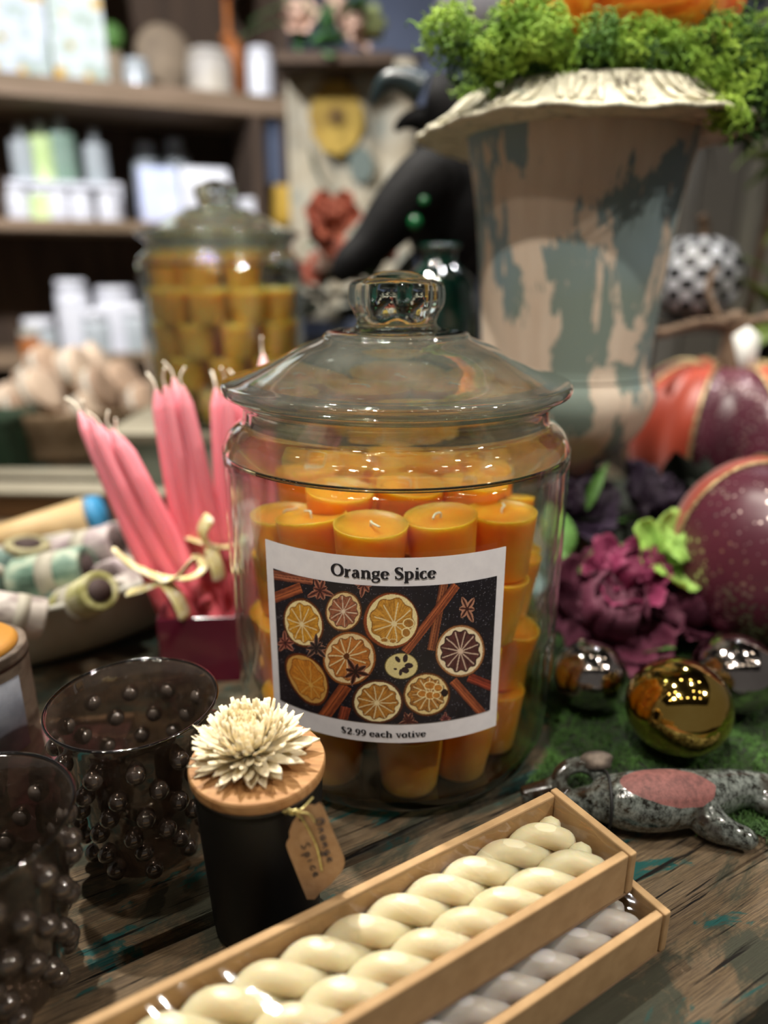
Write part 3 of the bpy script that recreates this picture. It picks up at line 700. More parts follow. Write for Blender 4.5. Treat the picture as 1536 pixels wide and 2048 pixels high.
s_=o.modifiers.new('sm','SMOOTH'); s_.iterations=6; s_.factor=.6
pts=[P(1215,1600,.0175)+Vector((.002*math.cos(a)-.001,.0172*math.cos(a),.0172*math.sin(a))) for a in np.linspace(0,2*pi,40)]
v,f=tube(pts,.0009,6,cap=False); mobj('black_cord',v,f,pm('black_cord','#0c0c0e',.6),cer)
# grey seed pod above it
sp=mobj('dried_leaf',*(lambda: (lambda n:( [(0,0,.0015)]+[(.0105*(1+.08*math.sin(5*a))*math.cos(a),.0070*math.sin(a),.0007*math.sin(3*a)) for a in np.linspace(0,2*pi,n,endpoint=False)]+[(0,0,-.001)], [(0,1+i,1+(i+1)%n) for i in range(n)]+[(n+1,1+(i+1)%n,1+i) for i in range(n)]))(28))(),pm('grey_leaf','#5c5148',.8,c2='#776a5e',nscale=200),None,True,at(1194,1520,z=.032),(rad(25),0,.1))
tag(sp,'small grey-brown dried leaf lying on the moss above the pottery lizard','leaf')
# ======================= MOSS MAT =======================
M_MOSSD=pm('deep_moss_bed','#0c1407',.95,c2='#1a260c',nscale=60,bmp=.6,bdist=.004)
M_MOSS=pm('green_moss','#1f3a10',.8,c2='#3d6420',nscale=30)  # both mat greens darkened, the urn's shade is put into the colour
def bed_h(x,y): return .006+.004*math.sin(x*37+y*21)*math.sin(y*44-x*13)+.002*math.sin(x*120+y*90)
def inbed(x,y):
    lim=.347+ max(0,(.23-x))*.36
    return y>lim+.004*math.sin(x*90) and (x-JX)**2+(y-JY)**2>.118**2 and y<1.15 and x<.95 and x>.085
vs=[];fs=[];idx={}
st=.0095
for j in range(int((1.15-.33)/st)):
    for i in range(int((.95-.08)/st)):
        x=.08+i*st;y=.33+j*st
        if inbed(x,y):
            q=[]
            for (a,b) in ((i,j),(i+1,j),(i+1,j+1),(i,j+1)):
                if (a,b) not in idx:
                    X=.08+a*st;Y=.33+b*st
                    edge=not all(inbed(X+dx*st,Y+dy*st) for dx,dy in ((1,0),(-1,0),(0,1),(0,-1)))
                    idx[(a,b)]=len(vs); vs.append((X,Y,.0008 if edge else bed_h(X,Y)))
                q.append(idx[(a,b)])
            fs.append(tuple(q))
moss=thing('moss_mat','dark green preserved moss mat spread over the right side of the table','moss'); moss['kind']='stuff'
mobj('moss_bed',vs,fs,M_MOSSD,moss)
def curls(name,pts,mat,parent,L=.006,w=.0005,seed=1,nseg=4,up=.7,curl=1.0):
    r=np.random.RandomState(seed); P_=np.array(pts); n=len(P_); V_=[];F_=[]
    d=r.normal(size=(n,3)); d[:,2]=abs(d[:,2])*up+.15; d/=np.linalg.norm(d,axis=1)[:,None]
    ax=r.normal(size=(n,3)); side=np.cross(d,ax); side/=np.linalg.norm(side,axis=1)[:,None]
    l=L*r.uniform(.5,1.4,n)[:,None]; p=P_.copy(); rows=[]
    for k in range(nseg+1):
        ww=w*(1-.75*k/nseg); b=np.cross(d,side); rows.append((p+side*ww,p-side*ww*.5+b*ww,p-side*ww*.5-b*ww))
        p=p+d*l/nseg; d=d+curl*.5*r.normal(size=(n,3))*.6+curl*.35*np.cross(d,ax); d/=np.linalg.norm(d,axis=1)[:,None]
        side=side-d*(side*d).sum(1)[:,None]; side/=np.linalg.norm(side,axis=1)[:,None]
    A=np.stack([np.stack(x,1) for x in rows],1).reshape(n,-1,3) # n,(nseg+1)*3,3
    m=A.shape[1]; base=np.arange(n)[:,None]*m; q=[]
    for k in range(nseg):
        for c in range(3):
            c2=(c+1)%3; q.append(np.stack([k*3+c+base[:,0],k*3+c2+base[:,0],(k+1)*3+c2+base[:,0],(k+1)*3+c+base[:,0]],1))
    Fq=np.concatenate(q); V_=A.reshape(-1,3)
    me=bpy.data.meshes.new(name); me.vertices.add(len(V_)); me.vertices.foreach_set('co',V_.astype(np.float32).ravel())
    me.loops.add(len(Fq)*4); me.loops.foreach_set('vertex_index',Fq.astype(np.int32).ravel())
    me.polygons.add(len(Fq)); me.polygons.foreach_set('loop_start',np.arange(0,len(Fq)*4,4,dtype=np.int32)); me.polygons.foreach_set('loop_total',np.full(len(Fq),4,dtype=np.int32))
    me.update(calc_edges=True); me.materials.append(mat); o=bpy.data.objects.new(name,me); COL.objects.link(o)
    if parent: o.parent=parent
    return o
pts=[]; r=random.Random(3)
while len(pts)<34000:
    x=r.uniform(.085,.5); y=.34+.42*r.random()**1.5
    if inbed(x,y): pts.append((x,y,bed_h(x,y)-.001))
curls('moss_strands',pts,M_MOSS,moss,.0075,.00055,2)
# ======================= ORNAMENT BALLS =======================
def bauble(name,label,loc,R,mat,sc=(1,1,.93)):
    t=thing(name,label,'ornament',loc)
    v,f=ball((0,0,0),R,48,32,sc); mobj('ball',v,f,mat,t)
    v,f=lathe([(0,.0),(.0045,.0),(.0048,.004),(.003,.006),(0,.006)],20,cap=False); mobj('cap',v,f,pm(name+'_cap','#8f8470',.3,1),t,loc=(0,R*.86,R*.38),rot=(rad(-66),0,0))
    return t
M_GOLD=pm('mirror_gold','#d8b765',.06,1,c2='#c9a452',nscale=30,bmp=.12,bdist=.002)
M_SILV=pm('mirror_silver','#b4adaa',.08,1,c2='#a39c9a',nscale=40,bmp=.25,bdist=.003)
bauble('gold_bauble','shiny gold ball ornament on the moss right of the jar',(.2035,.432,.043),.0355,M_GOLD)
bauble('silver_bauble','shiny silver ball ornament tucked between the jar and the gold ball',(.158,.488,.034),.0280,M_SILV)
bauble('silver_bauble','shiny silver ball ornament behind the right of the gold ball, under the big striped ball',(.268,.486,.037),.0320,M_SILV)
# ======================= STRIPED PUMPKINS =======================
M_ORG=pm('burnt_orange_satin','#b03a14',.45,c2='#8f2a0e',nscale=8,sheen=.3)
def speck(name,base,base2,sp):
    m,nt,out=newmat(name); b=N(nt,'BsdfPrincipled',Roughness=.35)
    v=coords(nt); vo=N(nt,'TexVoronoi',Scale=170); nt.links.new(v,vo.inputs['Vector'])
    n=noise(nt,v,14,3); th=N(nt,'Math',operation='LESS_THAN'); nt.links.new(vo.outputs['Distance'],th.inputs[0]); 
    mr=N(nt,'MapRange'); mr.inputs[1].default_value=.40; mr.inputs[2].default_value=.70; mr.inputs[3].default_value=.13; mr.inputs[4].default_value=.42; nt.links.new(n,mr.inputs[0]); nt.links.new(mr.outputs[0],th.inputs[1])
    c=mix(nt,th.outputs[0],ramp(nt,n,[(.3,base),(.7,base2)]),sp); nt.links.new(c,b.inputs['Base Color']); nt.links.new(th.outputs[0],b.inputs['Metallic'])
    nt.links.new(b.outputs[0],out.inputs[0]); return m
M_MAR=speck('maroon_glitter_fabric','#4b1f2c','#5e2838','#e6d2cc')
M_GLIT=pm('gold_glitter_cord','#6d5228',.3,.6,c2='#e6d6a2',nscale=420,c3=None,bmp=.8)
M_STEM=pm('brown_stem','#4c3b2c',.85,c2='#7a6450',nscale=60,stretch=(1,1,.25),bmp=.7,bdist=.003)
def pumpkin(name,label,loc,R,Hh,rz,nl=8,depth=.10,stem=True,mats=None,dip=.12,tilt=(0,0)):
    t=thing(name,label,'pumpkin',loc,(tilt[0],tilt[1],rz)); k=2*pi/nl
    def pt(a,u,off=0):   # u 0 bottom..1 top
        lob=1-depth*(1-abs(math.cos(nl*a/2))**.55 if False else abs(math.sin(nl*a/2+pi/2))**6)
        th=pi*(1-u); r=(R*math.sin(th)**.85 if 0<u<1 else 0)*lob
        z=Hh/2-(Hh/2)*math.cos(pi-th)*-1*-1 if False else Hh/2+Hh/2*math.cos(th)
        z-=dip*Hh*math.exp(-(r/(R*.28))**2)*(1 if u>.5 else -1)
        r+=off*math.sin(th); z+=off*math.cos(th)
        return (r*math.cos(a),r*math.sin(a),z)
    for s in range(nl):
        vs=[];fs=[];na,nu=10,28
        for j in range(nu+1):
            for i in range(na+1): vs.append(pt(k*(s-.5+i/na)+pi/nl*0,j/nu))
        for j in range(nu):
            for i in range(na): a=j*(na+1)+i; fs.append((a,a+1,a+na+2,a+na+1))
        mobj('segment',vs,fs,(mats or (M_ORG,M_MAR))[s%2],t)
        pts=[pt(k*(s-.5),u,.0012) for u in np.linspace(.03,.97,60)]
        rs=[R*.017*(1+.25*math.sin(i*2.2)) for i in range(60)]
        v,f=tube(pts,rs,7); mobj('glitter_trim',v,f,M_GLIT,t)
    return t
p1=pumpkin('fabric_pumpkin','orange and maroon striped pumpkin with a brown twig stem, behind the burgundy flowers',(.452,.965,0),.128,.222,rad(-150),8,.10)
sm=cr([(0,0,.185),(.002,0,.212),(-.004,0,.245),(.004,0,.275)],6)
v,f=tube(sm,[.022-.009*min(1,i/8) for i in range(len(sm))],12); st_=mobj('stem',v,f,M_STEM,p1); 
p1r=Matrix.Rotation(rad(150),4,'Z')
for pts,rs in (([(0,0,.262),(-.05,-.01,.264),(-.10,-.02,.252),(-.13,-.03,.258)],.006),([(0,0,.262),(.05,.0,.272),(.11,.01,.30),(.15,.01,.315)],.006),([(.0,.0,.24),(-.03,.02,.30),(-.02,.03,.33)],.004)):
    v,f=tube([p1r@p for p in cr(pts,5)],rs,8); mobj('twig',v,f,M_STEM,st_)
pl=mobj('paper_leaf',[p1r@Vector(p) for p in ((-.014,-.03,.25),(.002,-.034,.262),(.019,-.034,.25),(.018,-.036,.22),(.008,-.04,.185),(-.004,-.036,.215))],[(0,1,2,3,4,5)],pm('white_leaf','#c9c9c4',.6),p1); s_=pl.modifiers.new('t','SOLIDIFY'); s_.thickness=.0012
pumpkin('fabric_pumpkin','round maroon glitter pumpkin with an orange sliver, cut by the right edge',(.345,.605,.008),.086,.166,rad(-220),4,.04,dip=.02,tilt=(0,0))
pumpkin('fabric_pumpkin','orange and maroon pumpkin far back at the right edge',(.80,1.36,.0),.14,.25,rad(-80),8,.1)
def checks():
    m,nt,out=newmat('black_white_check'); b=N(nt,'BsdfPrincipled',Roughness=.4)
    ck=N(nt,'TexChecker',Scale=1.0); ck.inputs[1].default_value=lin('#cfd4dc'); ck.inputs[2].default_value=lin('#15161a')
    t=nt.nodes.new('ShaderNodeTexCoord'); sx=nt.nodes.new('ShaderNodeSeparateXYZ'); nt.links.new(t.outputs['Object'],sx.inputs[0])
    at2=N(nt,'Math',operation='ARCTAN2'); nt.links.new(sx.outputs[1],at2.inputs[0]); nt.links.new(sx.outputs[0],at2.inputs[1])
    m1=N(nt,'Math',operation='MULTIPLY'); m1.inputs[1].default_value=22/(2*pi); nt.links.new(at2.outputs[0],m1.inputs[0])
    m2=N(nt,'Math',operation='MULTIPLY'); m2.inputs[1].default_value=62; nt.links.new(sx.outputs[2],m2.inputs[0])
    cx=nt.nodes.new('ShaderNodeCombineXYZ'); nt.links.new(m1.outputs[0],cx.inputs[0]); nt.links.new(m2.outputs[0],cx.inputs[1]); cx.inputs[2].default_value=.5
    nt.links.new(cx.outputs[0],ck.inputs['Vector']); nt.links.new(ck.outputs[0],b.inputs['Base Color']); nt.links.new(b.outputs[0],out.inputs[0]); return m
CK=checks()
riser=thing('wooden_riser','dark wooden riser behind the striped pumpkin','stand',(.52,1.22,0)); 
a=MB(); a.box(-.13,.13,-.08,.08,.235,.25); a.obj('top_board',pm('dark_riser','#2b241d',.8,c2='#3a3128',nscale=20),riser,smooth=False)
for x in (-.12,.10):
    a=MB(); a.box(x,x+.02,-.07,.07,0,.235); a.obj('side_board',bpy.data.materials['dark_riser'],riser,smooth=False)
pc=at(1392,556,y=1.20)
cp=pumpkin('checked_pumpkin','small black and white checked pumpkin on the riser beside the urn',(pc.x,1.20,.2505),.072,.13,.3,8,.06,mats=(CK,CK),dip=.06)
for ch in cp.children:
    if ch.name.startswith('glitter'): bpy.data.objects.remove(ch)
v,f=tube(cr([(0,0,.115),(.004,0,.14),(-.006,.0,.155)],5),.008,10); mobj('stem',v,f,M_STEM,cp)
# ======================= FLOWERS BESIDE THE JAR =======================
def flower(name,label,loc,R,mat,n,rot=(0,0,0),rings=4,closed=.5,seed=1,cat='flower',leafmat=None,group=None,squash=1):
    t=thing(name,label,cat,loc,rot,group); r=random.Random(seed); mb=MB()
    for g_ in range(rings):
        q=g_/max(rings-1,1); el=rad(12+q*62*(.6+closed*.5)); L=R*(1.05-.42*q); w=R*(.42-.12*q)
        for k in range(n):
            a=2*pi*(k+.5*g_)/n+r.uniform(-.2,.2); vs=[];fs=[];m=7;h=4
            for i in range(m+1):
                s=i/m; e=el+rad(30+35*q)*s*(1 if q>.3 else .4); x=R*.06+L*s*math.cos(e*(.75+.25*s)); z=L*s*math.sin(e*(.75+.25*s))*squash
                hw=w*math.sin(min(1,.12+.88*s)*pi*.80)**.7
                for j in range(-h,h+1):
                    y=j/h; vs.append((x-.18*L*y*y*s,y*hw,z+.30*w*y*y+.05*L*math.sin(j*2.1+k)*s))
            c=2*h+1
            for i in range(m):
                for j in range(2*h): fs.append((i*c+j,i*c+j+1,(i+1)*c+j+1,(i+1)*c+j))
            mb.add(vs,fs,Matrix.Rotation(a,4,'Z')@Matrix.Rotation(r.uniform(-.15,.15),4,'X'))
    o=mb.obj('petals',mat,t); s_=o.modifiers.new('t','SOLIDIFY'); s_.thickness=.0006
    v,f=tube(cr([(0,0,.002),(.002,0,-R*.3),(.0,.003,-R*.6)],4),R*.05,8); mobj('stem',v,f,leafmat or M_LEAF,t)
    return t
M_LEAF=pm('leaf_green','#3d6126',.6,c2='#55803a',nscale=25)
M_LEAFL=pm('lime_petals','#86b04c',.6,c2='#a3c966',nscale=25,sss=.1,sssr=.01)
M_BURG=pm('burgundy_silk','#3d0a22',.75,c2='#52142f',nscale=18)
M_MAGN=pm('magenta_silk','#661539',.7,c2='#7a2049',nscale=18)
M_DPUR=pm('dark_purple_silk','#1a0a1a',.7,c2='#281430',nscale=18)
flower('silk_peony','open burgundy silk peony low between the jar and the gold ball',(.196,.585,.030),.062,M_BURG,8,(rad(38),0,0),4,.5,1)
flower('silk_peony','round magenta silk bud above the burgundy peony',(.208,.585,.070),.040,M_MAGN,6,(rad(35),rad(5),0),4,1.1,2)
flower('silk_blossom','lime green silk blossom right of the magenta bud',(.247,.600,.088),.040,M_LEAFL,5,(rad(50),rad(8),.3),2,.2,3)
flower('silk_peony','shadowed burgundy peony under the big maroon pumpkin',(.262,.60,.028),.05,M_BURG,8,(rad(30),rad(10),.6),4,.4,4)
flower('silk_blossom','dark purple silk blossom close to the jar glass at the right',(.190,.70,.10),.045,M_DPUR,7,(rad(45),0,.2),3,.4,5)
flower('silk_blossom','dark purple silk blossom in the shade below the urn',(.27,.72,.09),.05,M_DPUR,7,(rad(45),0,.9),3,.4,6)
def leaves(name,label,loc,specs,mat,cat='leaves',kind=None):
    t=thing(name,label,cat,loc); 
    for (x,y,z,L,w,rx,ry,rz) in specs:
        vs=[];fs=[];m=8
        for i in range(m+1):
            s=i/m; hw=w*math.sin(pi*(s**.8))*.5; zz=-.25*L*s*s
            vs+=[(L*s,-hw,zz+.15*hw),(L*s,0,zz),(L*s,hw,zz+.15*hw)]
        for i in range(m):
            for q in range(2): fs.append((i*3+q,i*3+q+1,i*3+q+4,i*3+q+3))
        o=mobj('leaf',vs,fs,mat,t,loc=(x,y,z),rot=(rx,ry,rz)); s_=o.modifiers.new('t','SOLIDIFY'); s_.thickness=.0008
    return t
leaves('leaf_spray','green leaf spray beside the jar, left of the magenta bud',(.165,.62,.0),[(0,0,.075,.06,.034,0,rad(-60),rad(100)),(.01,-.02,.07,.05,.03,0,rad(-40),rad(20)),(-.005,.0,.05,.05,.03,rad(30),rad(-40),rad(150)),(.03,.04,.11,.05,.014,0,rad(-70),rad(40)),(0,0,.02,.05,.028,0,rad(-60),rad(80)),(.06,-.06,.008,.04,.02,0,rad(-50),rad(-60))],M_LEAF)
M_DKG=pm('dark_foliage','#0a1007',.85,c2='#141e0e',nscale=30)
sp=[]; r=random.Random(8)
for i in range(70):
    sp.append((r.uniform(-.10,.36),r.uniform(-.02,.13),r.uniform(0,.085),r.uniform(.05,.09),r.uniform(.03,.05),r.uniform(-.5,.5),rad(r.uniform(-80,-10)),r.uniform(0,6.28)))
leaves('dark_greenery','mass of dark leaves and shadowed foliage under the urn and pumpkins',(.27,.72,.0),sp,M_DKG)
# ======================= URN =======================
def urnmat():
    m,nt,out=newmat('distressed_urn_paint'); b=N(nt,'BsdfPrincipled',Roughness=.6); b.inputs['Specular IOR Level'].default_value=.35
    n=noise(nt,coords(nt,(1,1,.38)),25,8,.66,.5); n2=noise(nt,coords(nt,(1,1,.12)),60,5,.6); nb=noise(nt,coords(nt),5,2)
    ad=N(nt,'Math',operation='MULTIPLY_ADD'); nt.links.new(n2,ad.inputs[0]); ad.inputs[1].default_value=.28; nt.links.new(n,ad.inputs[2])
    under=ramp(nt,nb,[(.38,'#75837a'),(.55,'#76898e'),(.7,'#879ca2')])  # grey-green undercoat; its bluish drift paints in the light's colour difference
    top=ramp(nt,n2,[(.3,'#c0ad99'),(.7,'#cfc0ae')])
    mk=ramp(nt,ad.outputs[0],[(.620,0.0),(.640,1.0)])
    c=mix(nt,mk,under,top); nt.links.new(c,b.inputs['Base Color']); 
    bump(nt,mk,.35,.0012,b); nt.links.new(b.outputs[0],out.inputs[0]); return m
def rimmat():
    m,nt,out=newmat('cream_fluted_paint'); b=N(nt,'BsdfPrincipled',Roughness=.6)
    n=noise(nt,coords(nt,(1,1,1)),55,6,.7,.5)
    nt.links.new(ramp(nt,n,[(.36,'#5e5648'),(.44,'#a9a48e'),(.50,'#cbc6b2'),(.60,'#c4bfa8'),(.68,'#7d8c84')]),b.inputs['Base Color'])
    bump(nt,n,.5,.002,b); nt.links.new(b.outputs[0],out.inputs[0]); return m
UX,UY=.183,.75
urn=thing('garden_urn','tall distressed urn with peeling grey-green and beige paint, moss and an orange pumpkin on top','urn',(UX,UY,0))
UM=urnmat()
body=[(.0835,.232),(.083,.238),(.0835,.25),(.086,.29),(.0905,.345),(.096,.395),(.104,.435),(.108,.455)]
bodyi=[(.104,.455),(.092,.39),(.082,.30),(.06,.26),(0,.255)]
v,f=lathe(smoothprof([(0,.225),(.078,.228)]+body,4)+smoothprof(bodyi,3),120,cap=False); mobj('urn_body',v,f,UM,urn)
def flute(r,z,p):
    k=max(0,min(1,(r-.106)/.04)); return r*(1+.005*k*math.sin(22*p)+.005*k*math.sin(9*p+1)),z+.0007*k*math.sin(22*p)+.0022*k*math.sin(5*p)
top=[(.100,.466),(.103,.474),(.1065,.477),(.111,.474),(.120,.463),(.133,.453),(.146,.4485),(.1525,.4470),(.1535,.4450)]
bot=[(.1525,.4432),(.146,.4440),(.132,.4445),(.118,.445),(.108,.444),(.102,.45)]
v,f=lathe(smoothprof(top,4)+smoothprof(bot,3),264,flute,cap=False,closed=True); mobj('fluted_rim',v,f,rimmat(),urn)
# raised ribs on the flange
mb=MB()
for k in range(66):
    a=2*pi*k/66; r_=random.Random(k)
    pts=[(.111,.4745),(.121+r_.uniform(-.002,.002),.4645),(.134,.4555),(.147,.4505)]
    P_=[]
    for q,(rr,zz) in enumerate(pts):
        x,z=flute(rr,zz,a); aa=a+.03*q*math.sin(k*1.7); P_.append((x*math.cos(aa),x*math.sin(aa),z-.0002))
    v,f=tube(cr(P_,4),[.0012,.002,.0026,.0024,.0022,.002,.0022,.0026,.0024,.002,.0016,.0012,.001][:13],6); mb.add(v,f)
mb.obj('rim_ribs',bpy.data.materials['cream_fluted_paint'],urn)
bulb=[(.030,.112),(.034,.122),(.048,.138),(.066,.155),(.082,.176),(.0905,.196),(.0925,.208),(.090,.219),(.084,.228),(.0815,.236)]
v,f=lathe(smoothprof(bulb,4),120,cap=True); mobj('urn_bulb',v,f,UM,urn)
foot=[(.075,.0),(.076,.014),(.066,.022),(.052,.034),(.034,.060),(.026,.085),(.027,.098),(.036,.103),(.037,.109),(.030,.113)]
v,f=lathe(smoothprof(foot,4),96,cap=True); mobj('urn_foot',v,f,UM,urn)
# soil + moss
v,f=ball((0,0,.455),.098,40,12,(1,1,.35)); mobj('moss_fill',v,f,M_MOSSD,urn)
M_MOSSB=pm('bright_curly_moss','#416a16',.7,c2='#749a28',nscale=22,c3='#97b53c')
M_MOSSDK=pm('dark_curly_moss','#233f12',.8,c2='#3c6420',nscale=22)
um=thing('urn_moss','curly green moss ringing the top of the urn and spilling over its rim','moss',(0,0,0)); um['kind']='stuff'
r=random.Random(12); pb=[];pd=[]
def clump(c,R,n,lst,sz=(1,1,1)):
    for _ in range(n):
        while True:
            q=Vector((r.uniform(-1,1),r.uniform(-1,1),r.uniform(-1,1)))
            if q.length<1: break
        lst.append((c[0]+q.x*R*sz[0],c[1]+q.y*R*sz[1],c[2]+q.z*R*sz[2]))
for k in range(46):
    a=2*pi*k/46; c=(UX+.096*math.cos(a),UY+.096*math.sin(a),.486+.004*math.sin(k*1.9)); clump(c,.020,120 if math.sin(a)<.2 else 40,pb if k%3 else pd,(1,1,.75))
for c,R,n,l in (((.052,.665,.505),.022,260,pb),((.078,.655,.492),.018,150,pb),((.066,.66,.482),.018,90,pd),((.105,.66,.515),.022,240,pb),((.125,.655,.505),.022,240,pb),((.088,.67,.475),.014,70,pb)): clump(c,R,n,l)
for px,py,y,R,n,l in ((1440,110,.66,.03,420,pb),(1500,140,.66,.032,420,pd),(1470,190,.65,.026,300,pb),(1530,200,.66,.03,300,pd),(1545,110,.67,.035,300,pb),(1400,70,.68,.022,200,pd),(1340,110,.66,.02,200,pb),(1455,235,.63,.014,120,pb),(1505,250,.66,.02,120,pd),(1290,90,.66,.02,220,pb),(1200,85,.65,.02,220,pb),(1060,75,.65,.02,240,pb),(1000,110,.66,.02,200,pb)):
    clump(at(px,py,y=y),R,n,l)
curls('curly_strands',pb,M_MOSSB,um,.017,.0011,4,nseg=8,up=.4,curl=1.7)
curls('dark_strands',pd,M_MOSSDK,um,.016,.0010,5,nseg=8,up=.4,curl=1.7)
# orange glass pumpkin on the urn
def orng():
    m,nt,out=newmat('swirled_orange_glass'); b=N(nt,'BsdfPrincipled',Roughness=.1); b.inputs['Coat Weight'].default_value=.5
    n=noise(nt,coords(nt,(1,1,2.5)),16,4,.6,2.2); nt.links.new(ramp(nt,n,[(.3,'#a3340a'),(.45,'#e0661a'),(.58,'#f08a2a'),(.72,'#f6b548')]),b.inputs['Base Color'])
    b.inputs['Subsurface Weight'].default_value=.2; b.inputs['Subsurface Scale'].default_value=.01
    bump(nt,n,.4,.003,b); nt.links.new(b.outputs[0],out.inputs[0]); return m
og=thing('glass_pumpkin','swirled orange glass pumpkin nested in moss on top of the urn','pumpkin',(.207,.748,.485))
v=[];f=[]
def lobf(r_,z,p): return r_*(1-.05*abs(math.cos(4*p))**4),z
v,f=lathe(smoothprof([(0,0),(.06,.004),(.093,.028),(.104,.062),(.097,.098),(.070,.124),(.03,.128),(0,.116)],5),96,lobf,cap=False); mobj('glass_shell',v,f,orng(),og)
v,f=tube(cr([(0,0,.115),(.006,0,.145),(.02,0,.165)],5),.009,12); mobj('stem',v,f,pm('gold_green_glass','#8a8a3a',.2,.3),og)
# ======================= LEFT SIDE =======================
def crown(mb,v,f,M=None): mb.add(v,f,M)
M_BOWL=pm('greywhite_dough_bowl','#9c9a8f',.55,c2='#b0aea4',nscale=14)
bw=thing('dough_bowl','long grey-white oval bowl filled with paper-wrapped rolls, left of the pink candles','bowl',(-.300,.625,0),(0,0,rad(40)))
vs=[];fs=[];seg=72
prof_=[(.0,.004),(.55,.004),(.74,.010),(.90,.030),(1.0,.060),(1.03,.066),(1.0,.069),(.95,.064),(.86,.036),(.68,.016),(.4,.011),(0,.011)]
for s_,z in smoothprof(prof_,3):
    for k in range(seg):
        a=2*pi*k/seg; vs.append((.205*s_*math.cos(a),.088*s_*math.sin(a)*(1 if s_<1 else 1),z+.006*(math.cos(a)**2)*s_))
n=len(vs)//seg
for i in range(n-1):
    for k in range(seg): k2=(k+1)%seg; fs.append((i*seg+k,i*seg+k2,(i+1)*seg+k2,(i+1)*seg+k))
mobj('bowl_shell',vs,fs,M_BOWL,bw)
def wrapmat(name,c1,c2,c3,sc=18): return pm(name,c1,.6,c2=c2,c3=c3,nscale=sc*2.6,stretch=(1,1.6,.6),lo=.40,hi=.60,det=6)
def roll(label,pA,pB,R,mat,endc='#3a2a28',lab2=None,name='wrapped_roll'):
    A=Vector(pA);B=Vector(pB); L=(B-A).length; t=thing(name,label,'wrapped roll',A,rotto(B-A),'paper-wrapped rolls in the dough bowl')
    v,f=lathe([(0,.002),(R*.75,.001),(R*.95,0),(R,.002),(R,L-.002),(R*.95,L),(R*.75,L-.001),(0,L-.002)],36,cap=False); mobj('paper_wrap',v,f,mat,t)
    for z in (-.0004,L-.0014):
        v,f=lathe([(0,0),(R*.6,0),(R*.6,.0018),(0,.0018)],24,cap=False); mobj('end_plug',v,f,pm('plug_dark',endc,.8),t,loc=(0,0,z))
    v,f=lathe([(R+.0003,L*.42),(R+.0007,L*.42),(R+.0007,L*.66),(R+.0003,L*.66)],36,cap=False,closed=True); mobj('paper_band',v,f,lab2 or M_CRM,t)
    return t
M_CRM=pm('cream_paper_band','#aaa596',.7)
WG=wrapmat('green_marbled_paper','#3c5648','#6d8a7a','#a4b09c'); WY=wrapmat('yellow_marbled_paper','#87844a','#a3a06c','#bcb892'); WP=wrapmat('pink_marbled_paper','#85767a','#a09294','#b8adac'); WB=wrapmat('brown_marbled_paper','#6f6a4c','#948c68','#aaa27e'); WW=wrapmat('white_marbled_paper','#b0a8a0','#c6bfb8','#988c88'); WT=wrapmat('teal_marbled_paper','#48605a','#6b857c','#8ba196')
def rl(a,b,ya,yb,R,mat,label,**k): return roll(label,at(a[0],a[1],y=ya),at(b[0],b[1],y=yb),R,mat,**k)
rl((-20,1222),(88,1238),.505,.520,.0165,WW,'white marbled paper roll at the bowl front, left of the yellow one')
rl((120,1225),(200,1180),.585,.535,.0165,WY,'yellow-green marbled roll with a dark round end facing the viewer')
rl((35,1165),(178,1135),.60,.60,.021,WG,'long green marbled roll lying across the bowl')
rl((115,1112),(238,1082),.66,.64,.018,WP,'pinkish grey paper roll behind the green one')
rl((215,1160),(262,1138),.60,.66,.017,WP,'short pink paper roll under the longer pink one')
rl((235,1192),(315,1150),.585,.640,.016,WW,'pale floral roll at the right tip of the bowl')
rl((55,1200),(55,1085),.64,.64,.020,WB,'upright olive brown roll standing at the left of the bowl')
rl((-30,1175),(15,1110),.60,.62,.020,WT,'teal grey roll leaning at the left edge of the picture')
rl((100,1190),(180,1215),.60,.56,.014,WT,'dark teal roll beneath the green one')
# tan stick with blue tip
st_=thing('tapered_stick','long tan beeswax-coloured stick with a blue tip behind the bowl','candle',(0,0,0))
A=at(-150,1125,y=.70); B=at(185,1035,y=.74); C2=at(206,1028,y=.742)
v,f=tube([A,A.lerp(B,.5),B],[.018,.019,.0235],24); mobj('tan_shaft',v,f,pm('tan_wax','#b09466',.6,c2='#c2a97c',nscale=12,sss=.2,sssr=.01),st_)
v,f=tube([B,C2],[.0238,.021],24); mobj('blue_tip',v,f,pm('blue_paint','#2d7fae',.5),st_)
# shallow wooden tray
M_PALEW=pm('pale_worn_wood','#7b7464',.8,c2='#95907f',nscale=30,stretch=(.2,2,2),bmp=.3)
M_BRNW=pm('brown_wood','#5a3f22',.75,c2='#70502e',nscale=30,stretch=(.2,2,2))
tr=thing('wooden_tray','shallow wooden tray with worn pale edges behind the bowl','tray',(-.52,1.0,0),(0,0,rad(-2)))
a=MB(); a.box(-.35,.30,-.05,-.04,0,.036); a.box(-.35,.30,.06,.07,0,.036); a.box(-.35,-.34,-.04,.06,0,.036); a.box(.29,.30,-.04,.06,0,.036); a.box(-.34,.29,-.04,.06,0,.006); a.obj('tray_body',M_BRNW,tr,smooth=False)
a=MB(); a.box(-.352,.302,-.053,.002,.036,.040); a.box(-.352,.302,.03,.073,.036,.040); a.obj('pale_edge',M_PALEW,tr,smooth=False)
